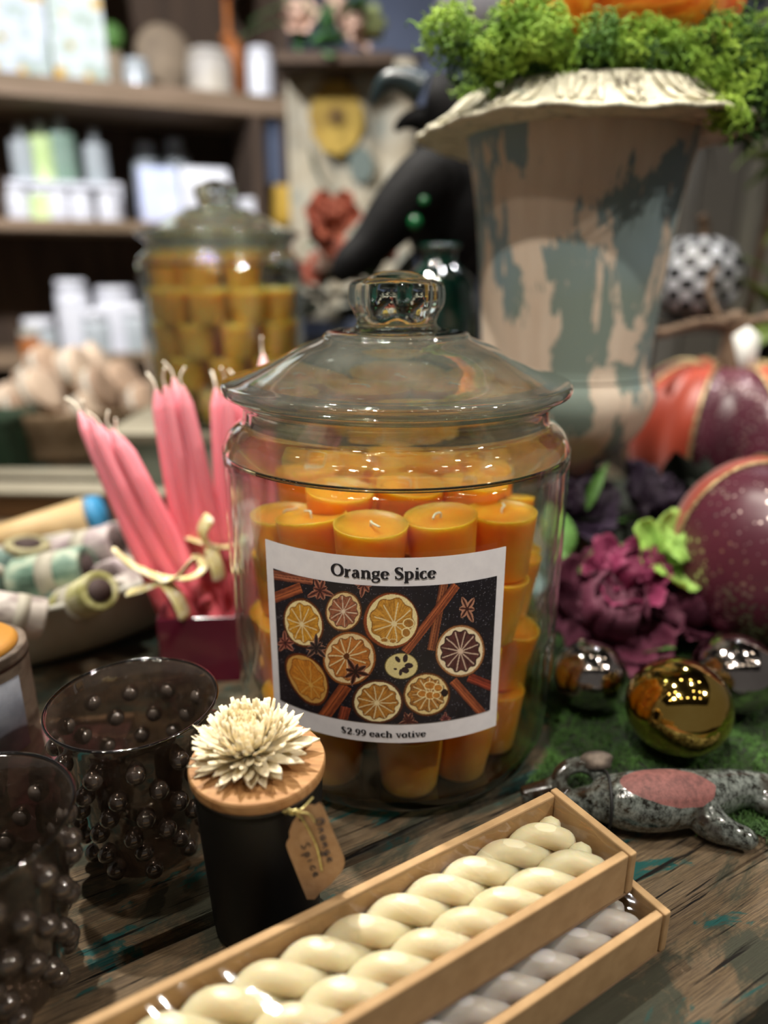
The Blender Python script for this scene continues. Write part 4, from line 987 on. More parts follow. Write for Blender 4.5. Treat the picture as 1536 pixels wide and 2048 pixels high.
# pink tapers
M_PINKG=pm('magenta_glass_box','#4c0c22',.15,c2='#5a1029',nscale=10,coat=.5)
cx0,cy0=-.148,.572
cont=thing('square_vase','dark magenta square glass vase holding the pink tapers, beside the big jar','vase',(cx0,cy0,0),(0,0,rad(4)))
a=MB(); h=.060; w=.040; q=.003
a.box(-w,w,-w,-w+q,.0,h); a.box(-w,w,w-q,w,0,h); a.box(-w,-w+q,-w+q,w-q,0,h); a.box(w-q,w,-w+q,w-q,0,h); a.box(-w+q,w-q,-w+q,w-q,0,.004)
a.obj('vase_walls',M_PINKG,cont,smooth=False,bev=.001)
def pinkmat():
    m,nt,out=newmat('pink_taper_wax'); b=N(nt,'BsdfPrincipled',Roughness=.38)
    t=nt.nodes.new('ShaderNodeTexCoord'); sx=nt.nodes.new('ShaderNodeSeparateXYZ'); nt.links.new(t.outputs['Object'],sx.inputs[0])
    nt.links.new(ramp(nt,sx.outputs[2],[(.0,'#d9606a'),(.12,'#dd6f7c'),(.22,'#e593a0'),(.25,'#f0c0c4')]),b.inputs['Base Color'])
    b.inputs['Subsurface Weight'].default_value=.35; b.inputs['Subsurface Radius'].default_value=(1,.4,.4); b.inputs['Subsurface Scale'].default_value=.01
    nt.links.new(b.outputs[0],out.inputs[0]); return m
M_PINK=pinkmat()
def taper(label,A,B,seed,group,R=.0072):
    A=Vector(A);B=Vector(B);L=(B-A).length; t=thing('pink_taper',label,'candle',A,rotto(B-A),group); r=random.Random(seed)
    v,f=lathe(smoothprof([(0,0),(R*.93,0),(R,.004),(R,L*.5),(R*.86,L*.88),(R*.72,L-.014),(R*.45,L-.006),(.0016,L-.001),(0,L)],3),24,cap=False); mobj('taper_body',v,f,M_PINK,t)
    a=r.random()*6.28; v,f=tube(cr([(0,0,L-.003),(.001,0,L+.006),(.006*math.cos(a),.006*math.sin(a),L+.014)],4),.0010,6); mobj('wick',v,f,M_WICK,t)
def bundle(gname,bx,by,dirs,L,where):
    for i,(ox,oy,tx,ty) in enumerate(dirs):
        A=Vector((bx+ox,by+oy,.0085)); B=Vector((tx,ty,0)); 
        z=math.sqrt(max(L[i]**2-(B.x-A.x)**2-(B.y-A.y)**2,.01)); B.z=.0085+z; taper(where[i],A,B,i,gname)
def tip(px,py,y): q=at(px,py,y=y); return q
def bund(gname,base,tips,where):
    for i,((px,py,y),w_) in enumerate(zip(tips,where)):
        B=tip(px,py,y); A=Vector((base[0]+(i-(len(tips)-1)/2)*.0105,base[1]+(.010 if i%2 else -.006),.009)); taper(w_,A,B,i,gname)
bund('pink tapers leaning left',(-.150,.560),[(158,822,.60),(178,835,.585),(200,850,.60),(222,858,.585),(240,872,.605)],['pink taper at the outer left of the leaning bundle, wick looping','second pink taper from the left in the leaning bundle','middle pink taper of the leaning bundle','fourth pink taper from the left in the leaning bundle','innermost pink taper of the bundle that leans left'])
bund('pink tapers standing in the middle bundle',(-.150,.588),[(312,778,.61),(330,770,.60),(347,755,.615),(364,770,.60)],['leftmost pink taper of the upright middle bundle','second pink taper of the upright middle bundle','tallest pink taper of the upright middle bundle','rightmost pink taper of the upright middle bundle'])
bund('pink tapers behind the jar shoulder',(-.118,.594),[(432,775,.625),(452,768,.615),(474,772,.635),(500,780,.62),(526,708,.66)],['leftmost pink taper of the bundle beside the jar lid','second pink taper of the bundle beside the jar lid','third pink taper of the bundle beside the jar lid','pink taper seen through the shoulder of the big jar','lone pale taper tip showing above the rest, behind the lid edge'])
M_RIB=pm('floral_ribbon','#e6dcc0',.8,c2='#cfc27a',nscale=110,c3='#efe9d6')
def ribbon_tie(label,c,R,tails,rx=1):
    t=thing('floral_ribbon',label,'ribbon',c)
    pts=[(R*math.cos(a)*rx,R*.8*math.sin(a),.003*math.sin(2*a)) for a in np.linspace(0,2*pi,30)]
    v,f=tube(pts,.0045,8,flat=.35,cap=False); mobj('ribbon_band',v,f,M_RIB,t)
    for q in tails:
        v,f=tube(cr(q,6),[.0035]+[.0065]*(len(cr(q,6))-2)+[.004],8,flat=.22); mobj('ribbon_tail',v,f,M_RIB,t)
rc=at(345,1135,y=.568)
ribbon_tie('yellow and white floral ribbon tied round the left leaning pink tapers',rc,.026,[[(-.0,-.026,0),(-.022,-.03,.014),(-.036,-.032,.030)],[(0,-.026,0),(.014,-.032,.006),(.028,-.032,.022)],[(0,-.026,0),(.012,-.034,-.012),(.018,-.036,-.030)],[(0,-.026,0),(-.016,-.03,-.006),(-.03,-.03,-.01)]])
rc=at(432,1075,y=.60)
ribbon_tie('floral ribbon round the pink tapers next to the jar',rc,.024,[[(0,-.024,0),(-.004,-.03,.016),(.004,-.03,.03)],[(0,-.024,0),(.006,-.03,-.014),(.008,-.03,-.028)]])
# candle at the left edge, and maroon lid
M_MC=pm('weathered_label_paper','#544638',.6,c2='#6f6255',nscale=30,c3='#3f3328',stretch=(1,1,2))
mc=thing('wrapped_pillar_candle','pillar candle in a weathered grey-brown wrapper cut by the left edge','candle',(-.262,.404,.0095))
v,f=lathe(smoothprof([(0,0),(.034,0),(.0352,.003),(.0352,.014),(.034,.016),(.0338,.085),(.0345,.087),(.0340,.094),(.0300,.095),(0,.092)],2),60,cap=False); mobj('wrapper',v,f,M_MC,mc)
v,f=lathe([(0,.091),(.029,.0915),(.0295,.097),(.026,.1005),(0,.0985)],40,cap=False); mobj('wax_top',v,f,pm('honey_wax','#a8762a',.5,sss=.2,sssr=.01),mc)
v=[];f=[]
for i in range(31):
    a=rad(-200+188*i/30)
    for rr,zz in ((.0345,.030),(.0345,.080),(.0340,.080),(.0340,.030)): v.append((rr*math.cos(a),rr*math.sin(a),zz))
for i in range(30):
    for k in range(4): f.append((4*i+k,4*i+4+k,4*i+4+(k+1)%4,4*i+(k+1)%4))
mobj('grey_label',v,f,pm('bluegrey_label','#7d818b',.6,c2='#666a76',nscale=70),mc)
ml=thing('maroon_box_lid','flat maroon cardboard box lid with a tan edge under the pillar candle','box lid',(-.235,.420,0),(0,0,rad(8)))
a=MB(); a.box(-.10,.052,-.045,.038,0,.009); a.obj('lid_board',pm('maroon_card','#55242c',.7,c2='#5f2a32',nscale=40),ml,smooth=False,bev=.001)
a=MB(); a.box(-.10,.053,.038,.043,0,.0125); a.obj('tan_edge',pm('tan_card','#a58a6e',.7),ml,smooth=False)
# ======================= SECOND JAR =======================
cr8=thing('pale_crate','pale worn wooden crate under the smaller-looking rear jar','crate',(-.235,1.09,0),(0,0,0))
a=MB(); a.box(-.15,.15,-.12,.12,.104,.116); a.obj('crate_top',M_PALEW,cr8,smooth=False)
a=MB(); a.box(-.145,.145,-.115,-.105,0,.104); a.box(-.145,.145,.105,.115,0,.104); a.box(-.145,-.135,-.105,.105,0,.104); a.box(.135,.145,-.105,.105,0,.104); a.obj('crate_sides',pm('greygreen_wood','#5e6a60',.8,c2='#7c8478',nscale=20,bmp=.3),cr8,smooth=False)
J2X,J2Y=-.232,1.09
jar2=thing('apothecary_jar','rear lidded glass jar holding yellow votives, on the pale crate behind the pink tapers','jar',(J2X,J2Y,.1165))
jar_parts(jar2,M_GLB,M_GLL,M_GLT,72)
M_WAXY=wax('yellow_wax','#e6b04a','#f2c868')
pr2=None
rowsn=('bottom','middle','top')
spots=[]
for lv,z in enumerate((.124,.169,.214,.259,.304)):
    for k in range(9 if lv<4 else 0):
        a_=rad(-170+40*k+12*lv); spots.append((J2X+.082*math.cos(a_),J2Y+.082*math.sin(a_),z,lv,k))
    for k in range(3 if lv<4 else 0):
        a_=rad(90+120*k); spots.append((J2X+.03*math.cos(a_),J2Y+.03*math.sin(a_),z,lv,20+k))
for (dx,dy) in ((-.070,-.035),(-.022,-.055),(.040,-.052),(-.03,.02),(.02,.03)): spots.append((J2X+dx,J2Y+dy,.304,4,30))
spots=[s for s in spots]
top_l=['top left yellow votive in the rear jar','top middle yellow votive in the rear jar','top right yellow votive in the rear jar','yellow votive behind the top row in the rear jar, left','yellow votive behind the top row in the rear jar, right']
ti=0
for (x,y,z,lv,k) in spots:
    if lv==4: l=top_l[ti]; ti+=1
    else: l='yellow votive packed in the lower layers of the rear glass jar'
    if pr2 is None: pr2=votive('votive_candle',l,mat=M_WAXY,loc=(x,y,z),group='yellow votives in the rear jar',rt=.0245,rb=.0205)
    else: dup(pr2,(x,y,z),(0,0,x*50),l,'yellow votives in the rear jar')
# ======================= TAN BUNDLES, WHITE JARS, GREEN BOX ON THE TABLE BEHIND =======================
def cyl(name,label,cat,loc,R,h,mat,top=None,group=None,rot=(0,0,0),capmat=None,sh=.9,neck=None):
    t=thing(name,label,cat,loc,rot,group)
    pr=[(0,0),(R*.96,0),(R,.004),(R,h*.86),(R*sh,h*.95),(R*(neck or sh),h),(0,h)]
    v,f=lathe(smoothprof(pr,2),28,cap=False); mobj('vessel',v,f,mat,t)
    if top:
        r2=R*(neck or sh)*1.02; v,f=lathe([(0,h),(r2,h),(r2,h+top*.9),(r2*.9,h+top),(0,h+top)],24,cap=False); mobj('cap',v,f,capmat or mat,t)
    return t
M_TANR=pm('tan_bundle','#a58a70',.8,c2='#8a705a',nscale=30,bmp=.3); M_TANR2=pm('pale_tan_bundle','#c2ab92',.8,c2='#b09880',nscale=30)
M_GBOX=pm('dark_green_box','#1f3322',.6,c2='#2a4530',nscale=10)
gb=thing('green_box','dark green box at the left edge behind the wooden tray','box',(-.56,1.22,0)); a=MB(); a.box(-.25,-.055,-.06,.06,0,.085); a.obj('box_body',M_GBOX,gb,smooth=False,bev=.003); a=MB(); a.box(-.252,-.053,-.062,.062,.085,.098); a.obj('box_lid',M_GBOX,gb,smooth=False,bev=.003)
bk_=thing('tan_basket','low woven tan basket heaped with tan soap rounds at the back of the table','basket',(-.60,1.42,0))
v,f=lathe(smoothprof([(0,0),(.17,0),(.19,.03),(.205,.085),(.200,.09),(.18,.04),(.16,.01),(0,.01)],3),40,lambda r,z,p:(r*(1+.012*math.sin(30*p)),z),cap=False); mobj('woven_bowl',v,f,pm('basket_weave','#9c8468',.85,c2='#7c6448',nscale=60,bmp=.8),bk_)
wh=['far left','left','second from left','middle','second from right','right','far right']
k=0
for j,(z,n,rr) in enumerate(((.075,6,.13),(.112,5,.085),(.148,3,.05))):
    for i in range(n):
        a_=2*pi*i/n+j*.5; k+=1
        t=thing('soap_round','tan soap round heaped in the basket at the back left of the table','soap',(-.60+rr*math.cos(a_),1.42+rr*math.sin(a_),z),(rad(70*math.sin(k)),rad(60*math.cos(k)),k),'soap rounds in the tan basket')
        v,f=lathe(smoothprof([(0,-.02),(.038,-.02),(.043,-.012),(.043,.012),(.038,.02),(0,.02)],2),24,cap=False); mobj('soap_body',v,f,M_TANR if k%2 else M_TANR2,t)
        v,f=lathe([(.0431,-.006),(.0436,-.006),(.0436,.006),(.0431,.006)],24,cap=False,closed=True); mobj('paper_strap',v,f,M_CRM,t)
# small pillar group right of the basket
for i,(px,py,h) in enumerate(((205,880,.10),(235,850,.09),(150,905,.075))):
    q=at(px,py,z=0); cyl('tan_candle',['tan pillar candle right of the soap basket','shorter tan pillar behind the leaning tapers','squat tan pillar in front of the soap basket'][i],'candle',(q.x,q.y,0),.036,h,M_TANR2 if i%2 else M_TANR,group='tan pillar candles at the back left')
# ======================= SHELF UNIT =======================
SA=Vector((-1.42,1.80,0)); SB=Vector((-.257,2.3,0)); ang=math.atan2(.5,1.163); SL=(SB-SA).length
M_SHW=pm('shelf_wood','#6e5a42',.7,c2='#87705a',nscale=16,stretch=(.3,3,3)); M_SHD=pm('dark_shelf_back','#3a2c20',.85,c2='#4d3b2c',nscale=10,stretch=(4,1,.4))
sh=thing('shelf_unit','tall brown wooden shelf unit with a dark back at the left rear','shelf',SA,(0,0,ang))
def shbox(name,x0,x1,y0,y1,z0,z1,m):
    a=MB(); a.box(x0,x1,y0,y1,z0,z1); return a.obj(name,m,sh,smooth=False,bev=.002)
for z0,z1 in ((.735,.785),(.425,.452),(.075,.10),(1.22,1.25)): shbox('shelf_board',0,SL,0,.34,z0,z1,M_SHW)
shbox('back_panel',0,SL,.34,.352,-.78,1.25,M_SHD); shbox('upright',SL-.12,SL-.09,.0,.34,-.78,.735,M_SHD); shbox('upright',SL-.03,SL,.01,.34,-.78,1.22,M_SHD); shbox('upright',-.03,0,0,.34,-.78,1.25,M_SHD); shbox('base_board',0,SL,.0,.34,-.79,-.75,M_SHW)
nrm=Vector((-math.sin(ang),math.cos(ang),0))
def onshelf(px,py,depth):  # where the sight line meets a plane parallel to the shelf front
    d=ray(px,py); P0=SA+nrm*depth; t=(P0-Vector((0,0,CH))).dot(nrm)/d.dot(nrm); return Vector((0,0,CH))+d*t
Z1,Z2,Z3=.7855,.4525,.1005
def floral(name,c,c2,c3): 
    m,nt,out=newmat(name); b=N(nt,'BsdfPrincipled',Roughness=.6); v=coords(nt); vo=N(nt,'TexVoronoi',Scale=17); nt.links.new(v,vo.inputs['Vector'])
    n=noise(nt,v,22,3); c_=mix(nt,ramp(nt,vo.outputs['Distance'],[(.22,1.0),(.28,0.0)]),ramp(nt,n,[(.35,c),(.5,c2),(.62,'#8fa08e'),(.7,c)]),c3); nt.links.new(c_,b.inputs['Base Color']); nt.links.new(b.outputs[0],out.inputs[0]); return m
M_FL1=floral('sunflower_print','#c9ced2','#b5bcc4','#c79c2c'); M_FL2=floral('lemon_print','#cdd2d0','#bcc6c2','#cfa234')
def bag(label,px0,px1,h,depth,mat,z=Z1,name='floral_bag',cat='bag',d=.09):
    a_=onshelf(px0,150,depth); b_=onshelf(px1,150,depth); w=(b_-a_).xy.length; c=(a_+b_)/2
    t=thing(name,label,cat,(c.x,c.y,z),(0,0,ang)); q=MB()
    v=[];f=[]
    for zz,s,dd in ((0,1,1),(h*.3,1.02,1),(h*.7,1,.8),(h,.97,.5)):
        for (x,y) in ((-1,-1),(1,-1),(1,1),(-1,1)): v.append((x*w/2*s,y*d/2*dd,zz))
    f=[(0,3,2,1)]+[(4*i+k,4*i+(k+1)%4,4*i+4+(k+1)%4,4*i+4+k) for i in range(3) for k in range(4)]+[(12,13,14,15)]
    q.add(v,f); q.obj('bag_body',mat,t,smooth=False,bev=.004)
    if cat=='bag':
      v,f=tube(cr([(-w*.2,-d*.2,h-.01),(-w*.15,-d*.25,h+.05),(w*.15,-d*.25,h+.05),(w*.2,-d*.2,h-.01)],6),.004,6); q=mobj('handle',v,f,M_CRM,t)
bag('sunflower printed bag at the far left of the top shelf',-40,105,.30,.12,M_FL1)
bag('lemon and leaf printed bag on the top shelf, second from left',110,215,.34,.13,M_FL2)
M_WHT=pm('white_glaze','#d8d8dc',.3,c2='#c9cad2',nscale=12); M_CLR=pm('pale_mint_glass','#a9bfb0',.08,c2='#8fae98',nscale=20,trans=.3); M_CLR2=pm('milky_bottle','#b4b9bb',.15,c2='#a0a8aa',nscale=12); M_LIME=pm('lime_label','#b7cf86',.5,c2='#cfe0a4',nscale=20); M_BLU=pm('pale_blue_box','#bcc6e6',.5,c2='#d6daee',nscale=10); M_YEL=pm('mustard_box','#c09a36',.6,c2='#a9852c',nscale=12)
M_ORB=pm('orange_tin','#a4602c',.5); M_RED=pm('crimson_ball','#a5263a',.4,c2='#8f1e30',nscale=12); M_TAN2=pm('tan_paper','#8d7c66',.8,c2='#6f604e',nscale=14)
def put(px,depth,z): q=onshelf(px,300,depth); return (q.x,q.y,z)
cyl('glass_bottle','small clear bottle on the top shelf right of the printed bags','bottle',put(288,.10,Z1),.034,.055,M_CLR2,.02)
c_=thing('crumpled_paper_bag','crumpled tan paper bag leaning on the top shelf','bag',put(345,.22,Z1),(0,0,ang+.2)); q=MB(); v,f=ball((0,0,.10),.10,18,12,(.9,.5,1)); q.add(v,f); q.obj('paper_body',M_TAN2,c_)
cyl('cream_canister','round cream canister in the middle right of the top shelf','canister',put(430,.12,Z1),.062,.10,pm('cream_canister','#a9a39c',.5,c2='#c0b6a4',nscale=9),.02)
cyl('orange_tin','small orange tin behind the cream canister','tin',put(478,.16,Z1),.028,.15,M_ORB,.01)
cyl('white_bottle','white bottle near the right end of the top shelf','bottle',put(528,.08,Z1),.038,.11,M_WHT,.02)
cyl('potted_stem','brown pot with a green sprig on the top shelf','plant pot',put(245,.12,Z1),.028,.09,M_TAN2,None)
b_=thing('green_sprig','round green sprig rising from the brown pot on the top shelf','plant',put(245,.12,Z1+.0925)); v,f=ball((0,0,.035),.034,16,10); q=mobj('leaf_ball',v,f,M_LEAF,b_)
b_=thing('crimson_bauble','crimson ball on a stand at the top of the shelf unit','ornament',put(470,.16,Z1+.1625)); v,f=ball((0,0,.155),.05,24,14); mobj('ball',v,f,M_RED,b_); v,f=lathe([(0,0),(.024,0),(.02,.01),(.008,.02),(.008,.11),(0,.11)],16,cap=False); mobj('stand',v,f,M_ORB,b_)
# middle shelf
lab4=['tall milky bottle at the far left of the middle shelf','milky bottle with a lime label, second on the riser','mint green bottle in the middle of the riser','milky bottle at the right of the riser']
rs_=onshelf(5,300,.08); re_=onshelf(235,300,.08); c=(rs_+re_)/2; w=(re_-rs_).xy.length
rz=thing('display_riser','white riser on the middle shelf carrying the bottle row','stand',(c.x,c.y,Z2),(0,0,ang))
q=MB(); q.box(-w/2,w/2,0,.20,.085,.10); q.obj('riser_top',M_WHT,rz,smooth=False); 
for x in (-w/2,w/2-.01): q=MB(); q.box(x,x+.01,.002,.198,0,.085); q.obj('riser_side',M_WHT,rz,smooth=False)
for i,px in enumerate((45,85,125,190)):
    cyl('pump_bottle',lab4[i],'bottle',put(px,.15,Z2+.1005),.032 if i!=2 else .036,.105+.012*(i%3),[M_CLR2,M_LIME,M_CLR,M_CLR2][i],.035,neck=.35,capmat=M_CLR2,group='bottles on the white riser')
for i,px in enumerate((22,70,105,150,205)):
    cyl('white_jar',['white jar under the riser, far left','white jar under the riser, second','white jar with pale green label under the riser','white jar under the riser, fourth','white jar under the riser, at its right end'][i],'jar',put(px,.05 if i!=2 else .04,Z2),.030,.058,M_WHT if i!=1 else M_LIME,.016,capmat=M_WHT,group='white jars under the riser')
bag('pale blue and white carton on the middle shelf right of the riser',255,335,.145,.10,M_BLU,Z2,'white_carton','box',.12)
bag('white carton on the middle shelf touching the blue one',340,440,.15,.10,M_WHT,Z2,'white_carton','box',.12)
cyl('milky_jar','grey milky jar standing behind the cartons, left','jar',put(290,.26,Z2),.04,.20,M_CLR2,.03,neck=.6)
cyl('milky_jar','grey milky jar standing behind the cartons, right','jar',put(350,.26,Z2),.04,.215,M_CLR2,.03,neck=.6)
cyl('white_jar','white jar at the right end of the middle shelf','jar',put(495,.05,Z2),.04,.05,M_WHT,.02)
bag('mustard yellow carton at the right end of the middle shelf',538,590,.105,-.0,M_YEL,Z2,'yellow_carton','box',.06)
sc_=thing('blue_cloth','slate blue cloth hanging at the right end of the shelf unit','cloth',put(545,.03,Z2+.11),(0,0,ang)); 
vs=[];fs=[]
for j in range(2):
    for i in range(25):
        for s in (0,1): vs.append(((i/24-.5)*.13,.008*math.sin(i*1.3)+s*.003,j*.165))
for i in range(24):
    for s in (0,1): fs.append((i*2+s,i*2+2+s,50+i*2+2+s,50+i*2+s) if s==0 else (i*2+s,50+i*2+s,50+i*2+2+s,i*2+2+s))
mobj('cloth_panel',vs,fs,pm('slate_cloth','#4b5468',.8,c2='#5c6478',nscale=10),sc_)
# low shelf with white jars
for i,(px,R,h) in enumerate(((25,.045,.07),(105,.045,.17),(150,.04,.09),(195,.055,.15),(235,.04,.10),(285,.042,.12))):
    cyl('white_jar',['white jar at the left of the low shelf','tall white jar with a round cap on the low shelf','small white jar on the low shelf between the tall ones','wide white jar on the low shelf','small white jar right of the wide one on the low shelf','white jar on the low shelf nearest the rear glass jar'][i],'jar',put(px,.06+.03*(i%2),Z3),R,h,M_WHT if i%2 else M_CLR2,.03,capmat=M_WHT,group='white jars on the low shelf')
cyl('orange_jar','small orange and cream jar at the left of the low shelf','jar',put(4,.0+.03,Z3),.03,.05,M_ORB,.02,capmat=M_CRM)
# ======================= CROW, BOTTLE, BANNER, FLOWERS =======================
M_BLK=pm('black_feathers','#030304',.7,c2='#08080a',nscale=60,bmp=.5,spec=.15); M_BEAK=pm('dark_beak','#1c2a2e',.3)
KY=1.02
kp=lambda px,py,y=KY: at(px,py,y=y)
crw=thing('crow_figure','black crow figure with an open hooked beak, half hidden behind the urn','figurine',(kp(880,700).x,KY,0))
o0=Vector(crw.location)
mb=MB()
def sk(pts,sub=5,seg=18,flat=1):
    P_=cr([kp(a,b,c)-o0 for a,b,c,d in pts],sub); R_=[max(x.x,.001) for x in cr([(d,0,0) for a,b,c,d in pts],sub)]; v,f=tube(P_,R_,seg,flat); mb.add(v,f)
sk([(852,205,1.02,.030),(880,215,1.02,.040),(900,260,1.03,.046),(905,330,1.04,.058),(900,410,1.05,.066),(895,470,1.05,.058),(890,530,1.05,.035),(888,570,1.05,.015)])
sk([(905,330,1.0,.030),(860,360,.99,.040),(800,420,.98,.036),(740,490,.97,.026),(695,530,.96,.020),(672,560,.955,.010)])
sk([(930,400,1.06,.03),(930,480,1.08,.03),(925,580,1.10,.02)])
o=mb.obj('feathered_body',M_BLK,crw); r=o.modifiers.new('remesh','REMESH'); r.mode='VOXEL'; r.voxel_size=.005; r.use_smooth_shade=True
mb=MB(); P_=cr([kp(a,b)-o0 for a,b in ((845,180),(805,160),(770,165),(752,190),(744,212))],5); v,f=tube(P_,[.020-.018*(i/(len(P_)-1)) for i in range(len(P_))],14); mb.add(v,f); mb.obj('upper_beak',M_BEAK,crw)
mb=MB(); P_=cr([kp(a,b)-o0 for a,b in ((860,240),(830,238),(805,246),(790,262))],5); v,f=tube(P_,[.018-.015*(i/(len(P_)-1)) for i in range(len(P_))],14); mb.add(v,f); mb.obj('lower_beak',M_BLK,crw)
for s in (-1,1):
    v,f=tube(cr([Vector((.02*s,.03,.30)),Vector((.02*s,.028,.15)),Vector((.025*s,.02,.008)),Vector((.03*s,-.01,.005))],5),.006,8); mobj('leg',v,f,M_BEAK,crw)
gr=thing('green_bottle','iridescent dark green and teal glass bottle standing behind the jar knob','bottle',(.0,0,0)); g_=at(878,600,y=.93); gr.location=(g_.x,.93,0)
M_IRI=pm('iridescent_green_glass','#010807',.07,.0,c2='#04352a',nscale=13,c3='#0b1030',lo=.42,hi=.7,coat=1)
v,f=lathe(smoothprof([(0,0),(.045,0),(.05,.01),(.05,.24),(.048,.285),(.042,.315),(.028,.330),(.020,.338),(.020,.350),(.023,.352),(.023,.358),(0,.359)],3),56,cap=False); mobj('bottle_glass',v,f,M_IRI,gr)
v,f=lathe([(.0506,.16),(.0512,.165),(.0512,.205),(.0506,.21)],56,cap=False,closed=True); mobj('raised_band',v,f,M_IRI,gr)
for (px,py,rr) in ((848,402,.006),(830,445,.009)):  # small balls added to imitate blurred green glints
    q=at(px,py,y=.945); b_=thing('green_glint','small green ball added for a green glint in front of the crow','bead',q,(0,0,0),'green glints by the crow') ; v,f=ball((0,0,0),rr,16,10); mobj('glint_ball',v,f,pm('green_glint','#06401f',.2,c2='#0b5a30',nscale=30),b_); v,f=tube([(0,0,rr*.9),(0,.03,rr+.05)],.0006,5); mobj('glint_thread',v,f,M_BLK,b_)
# banner on the back wall side
bn=thing('sunflower_banner','pale burlap banner printed with a golden sunflower, hanging behind the crow','banner',(0,0,0)); p0=at(590,640,y=1.9); p1_=at(835,120,y=1.9); bn.location=(p0.x,1.9,p0.z)
W_=p1_.x-p0.x; H_=p1_.z-p0.z
vs=[];fs=[]
for j in range(13):
    for i in range(25): vs.append((W_*i/24,.012*math.sin(i*.8)+.004*math.sin(j),H_*j/12))
for j in range(12):
    for i in range(24): a_=j*25+i; fs.append((a_,a_+1,a_+26,a_+25))
o=mobj('burlap_cloth',vs,fs,pm('burlap','#8f8570',.9,c2='#a39a86',nscale=12,c3='#82867c'),bn); s_=o.modifiers.new('t','SOLIDIFY'); s_.thickness=.004
def disc(name,px,py,R,mat,n=26,amp=.12,asp=1.0,y=1.878):
    q=at(px,py,y=y)-Vector(bn.location); v=[q]+[q+Vector((R*(1+amp*math.sin(k*2.6))*math.cos(2*pi*k/n),.0,asp*R*(1+amp*math.sin(k*2.6))*math.sin(2*pi*k/n))) for k in range(n)]
    v2=[p+Vector((0,.006,0)) for p in v]; f=[(0,1+(k+1)%n,1+k) for k in range(n)]+[(1+k,1+(k+1)%n,n+2+(k+1)%n,n+2+k) for k in range(n)]
    return mobj(name,v+v2,f,mat,bn,smooth=False)
disc('printed_sunflower',672,235,.062,pm('sunflower_gold','#8f7332',.9,c2='#a3883c',nscale=16),asp=1.25,amp=.06); disc('sunflower_centre',672,232,.018,pm('flower_brown','#5c4520',.9),y=1.872)
q=MB(); A_=at(620,290,y=1.874)-Vector(bn.location); v,f=tube(cr([A_,at(628,330,y=1.874)-Vector(bn.location),at(650,372,y=1.874)-Vector(bn.location)],5),[.004,.007,.009,.010,.011,.012,.012,.011,.009,.006,.003],8,flat=.3); q.add(v,f); q.obj('printed_stem',pm('stem_ink','#2f4a44',.9),bn)
disc('printed_leaf',722,330,.030,pm('leaf_ink','#5c6660',.9),asp=1.3)
v,f=tube([(-.02,.0,H_+.004),(W_+.02,.0,H_+.004)],.008,10); mobj('hanging_rod',v,f,M_SHD,bn)
M_PEACH=pm('peach_silk','#b08f7c',.7,c2='#c4a592',nscale=14); M_CORAL=pm('coral_silk','#94432e',.7,c2='#aa6048',nscale=14); M_SAGE=pm('sage_silk','#7a8452',.7,c2='#98a06a',nscale=14)
# bouquet above banner : stands on a small wall shelf
ws=thing('wall_shelf','small dark wall shelf above the burlap banner','shelf',(0,0,0)); w0=at(600,118,y=1.84); w1=at(760,118,y=1.84); ws.location=((w0.x+w1.x)/2,1.84,w0.z)
q=MB(); q.box(-.14,.12,-.06,.07,-.02,0); q.obj('shelf_board',M_SHD,ws,smooth=False); q=MB(); q.box(-.02,.02,.04,.07,-.08,-.02); q.obj('bracket',M_SHD,ws,smooth=False)
zz=w0.z
fls=[(600,45,.045,M_PEACH,'peach silk flower at the left of the bouquet on the wall shelf'),(690,70,.055,M_PEACH,'big peach silk flower in the middle of the wall shelf bouquet'),(660,12,.04,M_PEACH,'peach silk flower at the top of the wall shelf bouquet'),(735,52,.04,M_SAGE,'sage green silk flower at the right of the wall shelf bouquet')]
for i,(px,py,R,m,l) in enumerate(fls):
    q=at(px,py,y=1.82); flower('silk_flower',l,q,R,m,6,(rad(60),0,i),3,.5,20+i,group='silk flowers above the banner')
sp=[]; r=random.Random(5)
for i in range(14):
    sp.append((r.uniform(-.11,.07),r.uniform(-.05,.03),r.uniform(.0,.09),r.uniform(.07,.12),.04,r.uniform(-.5,.5),rad(r.uniform(-80,10)),r.uniform(0,6.28)))
leaves('silk_leaves','green silk leaves under the peach flowers on the wall shelf',(ws.location.x-.01,1.83,zz+.002),sp,pm('mid_green_silk','#3f6a35',.7,c2='#4f8048',nscale=12))
# coral flowers low
vb=thing('flower_pot','dark pot holding the coral silk flowers behind the rear jar','pot',(-.075,1.36,0)); v,f=lathe(smoothprof([(0,0),(.06,0),(.07,.02),(.085,.16),(.09,.20),(.08,.205),(.07,.19),(0,.18)],3),32,cap=False); mobj('pot_body',v,f,pm('dark_pot','#1c211e',.5),vb)
for i,(px,py,R,m) in enumerate(((668,440,.048,M_CORAL),(635,480,.05,M_CORAL),(745,490,.045,M_CORAL),(665,535,.04,M_PEACH),(725,540,.042,M_CORAL),(700,455,.04,M_CORAL),(640,545,.036,M_CORAL))):
    q=at(px,py,y=1.33+.02*i); flower('coral_flower',['uppermost coral flower left of the crow wing','leftmost coral flower of the low bouquet','coral flower between the crow wing and its body','pinkish flower at the bottom of the coral bouquet','coral flower just above the jar knob','coral flower half behind the crow wing','lowest left coral flower of the bouquet'][i],q,R,m,6,(rad(62),0,i),3,.6,40+i,group='coral flowers behind the jar knob')
sp=[]
for i in range(26):
    sp.append((r.uniform(-.11,.12),r.uniform(-.05,.05),r.uniform(.0,.12),r.uniform(.07,.12),.05,r.uniform(-.5,.5),rad(r.uniform(-80,0)),r.uniform(0,6.28)))
leaves('dark_leaves','dark green leaves under the coral flowers',(-.075,1.36,.19),sp,M_DKG)
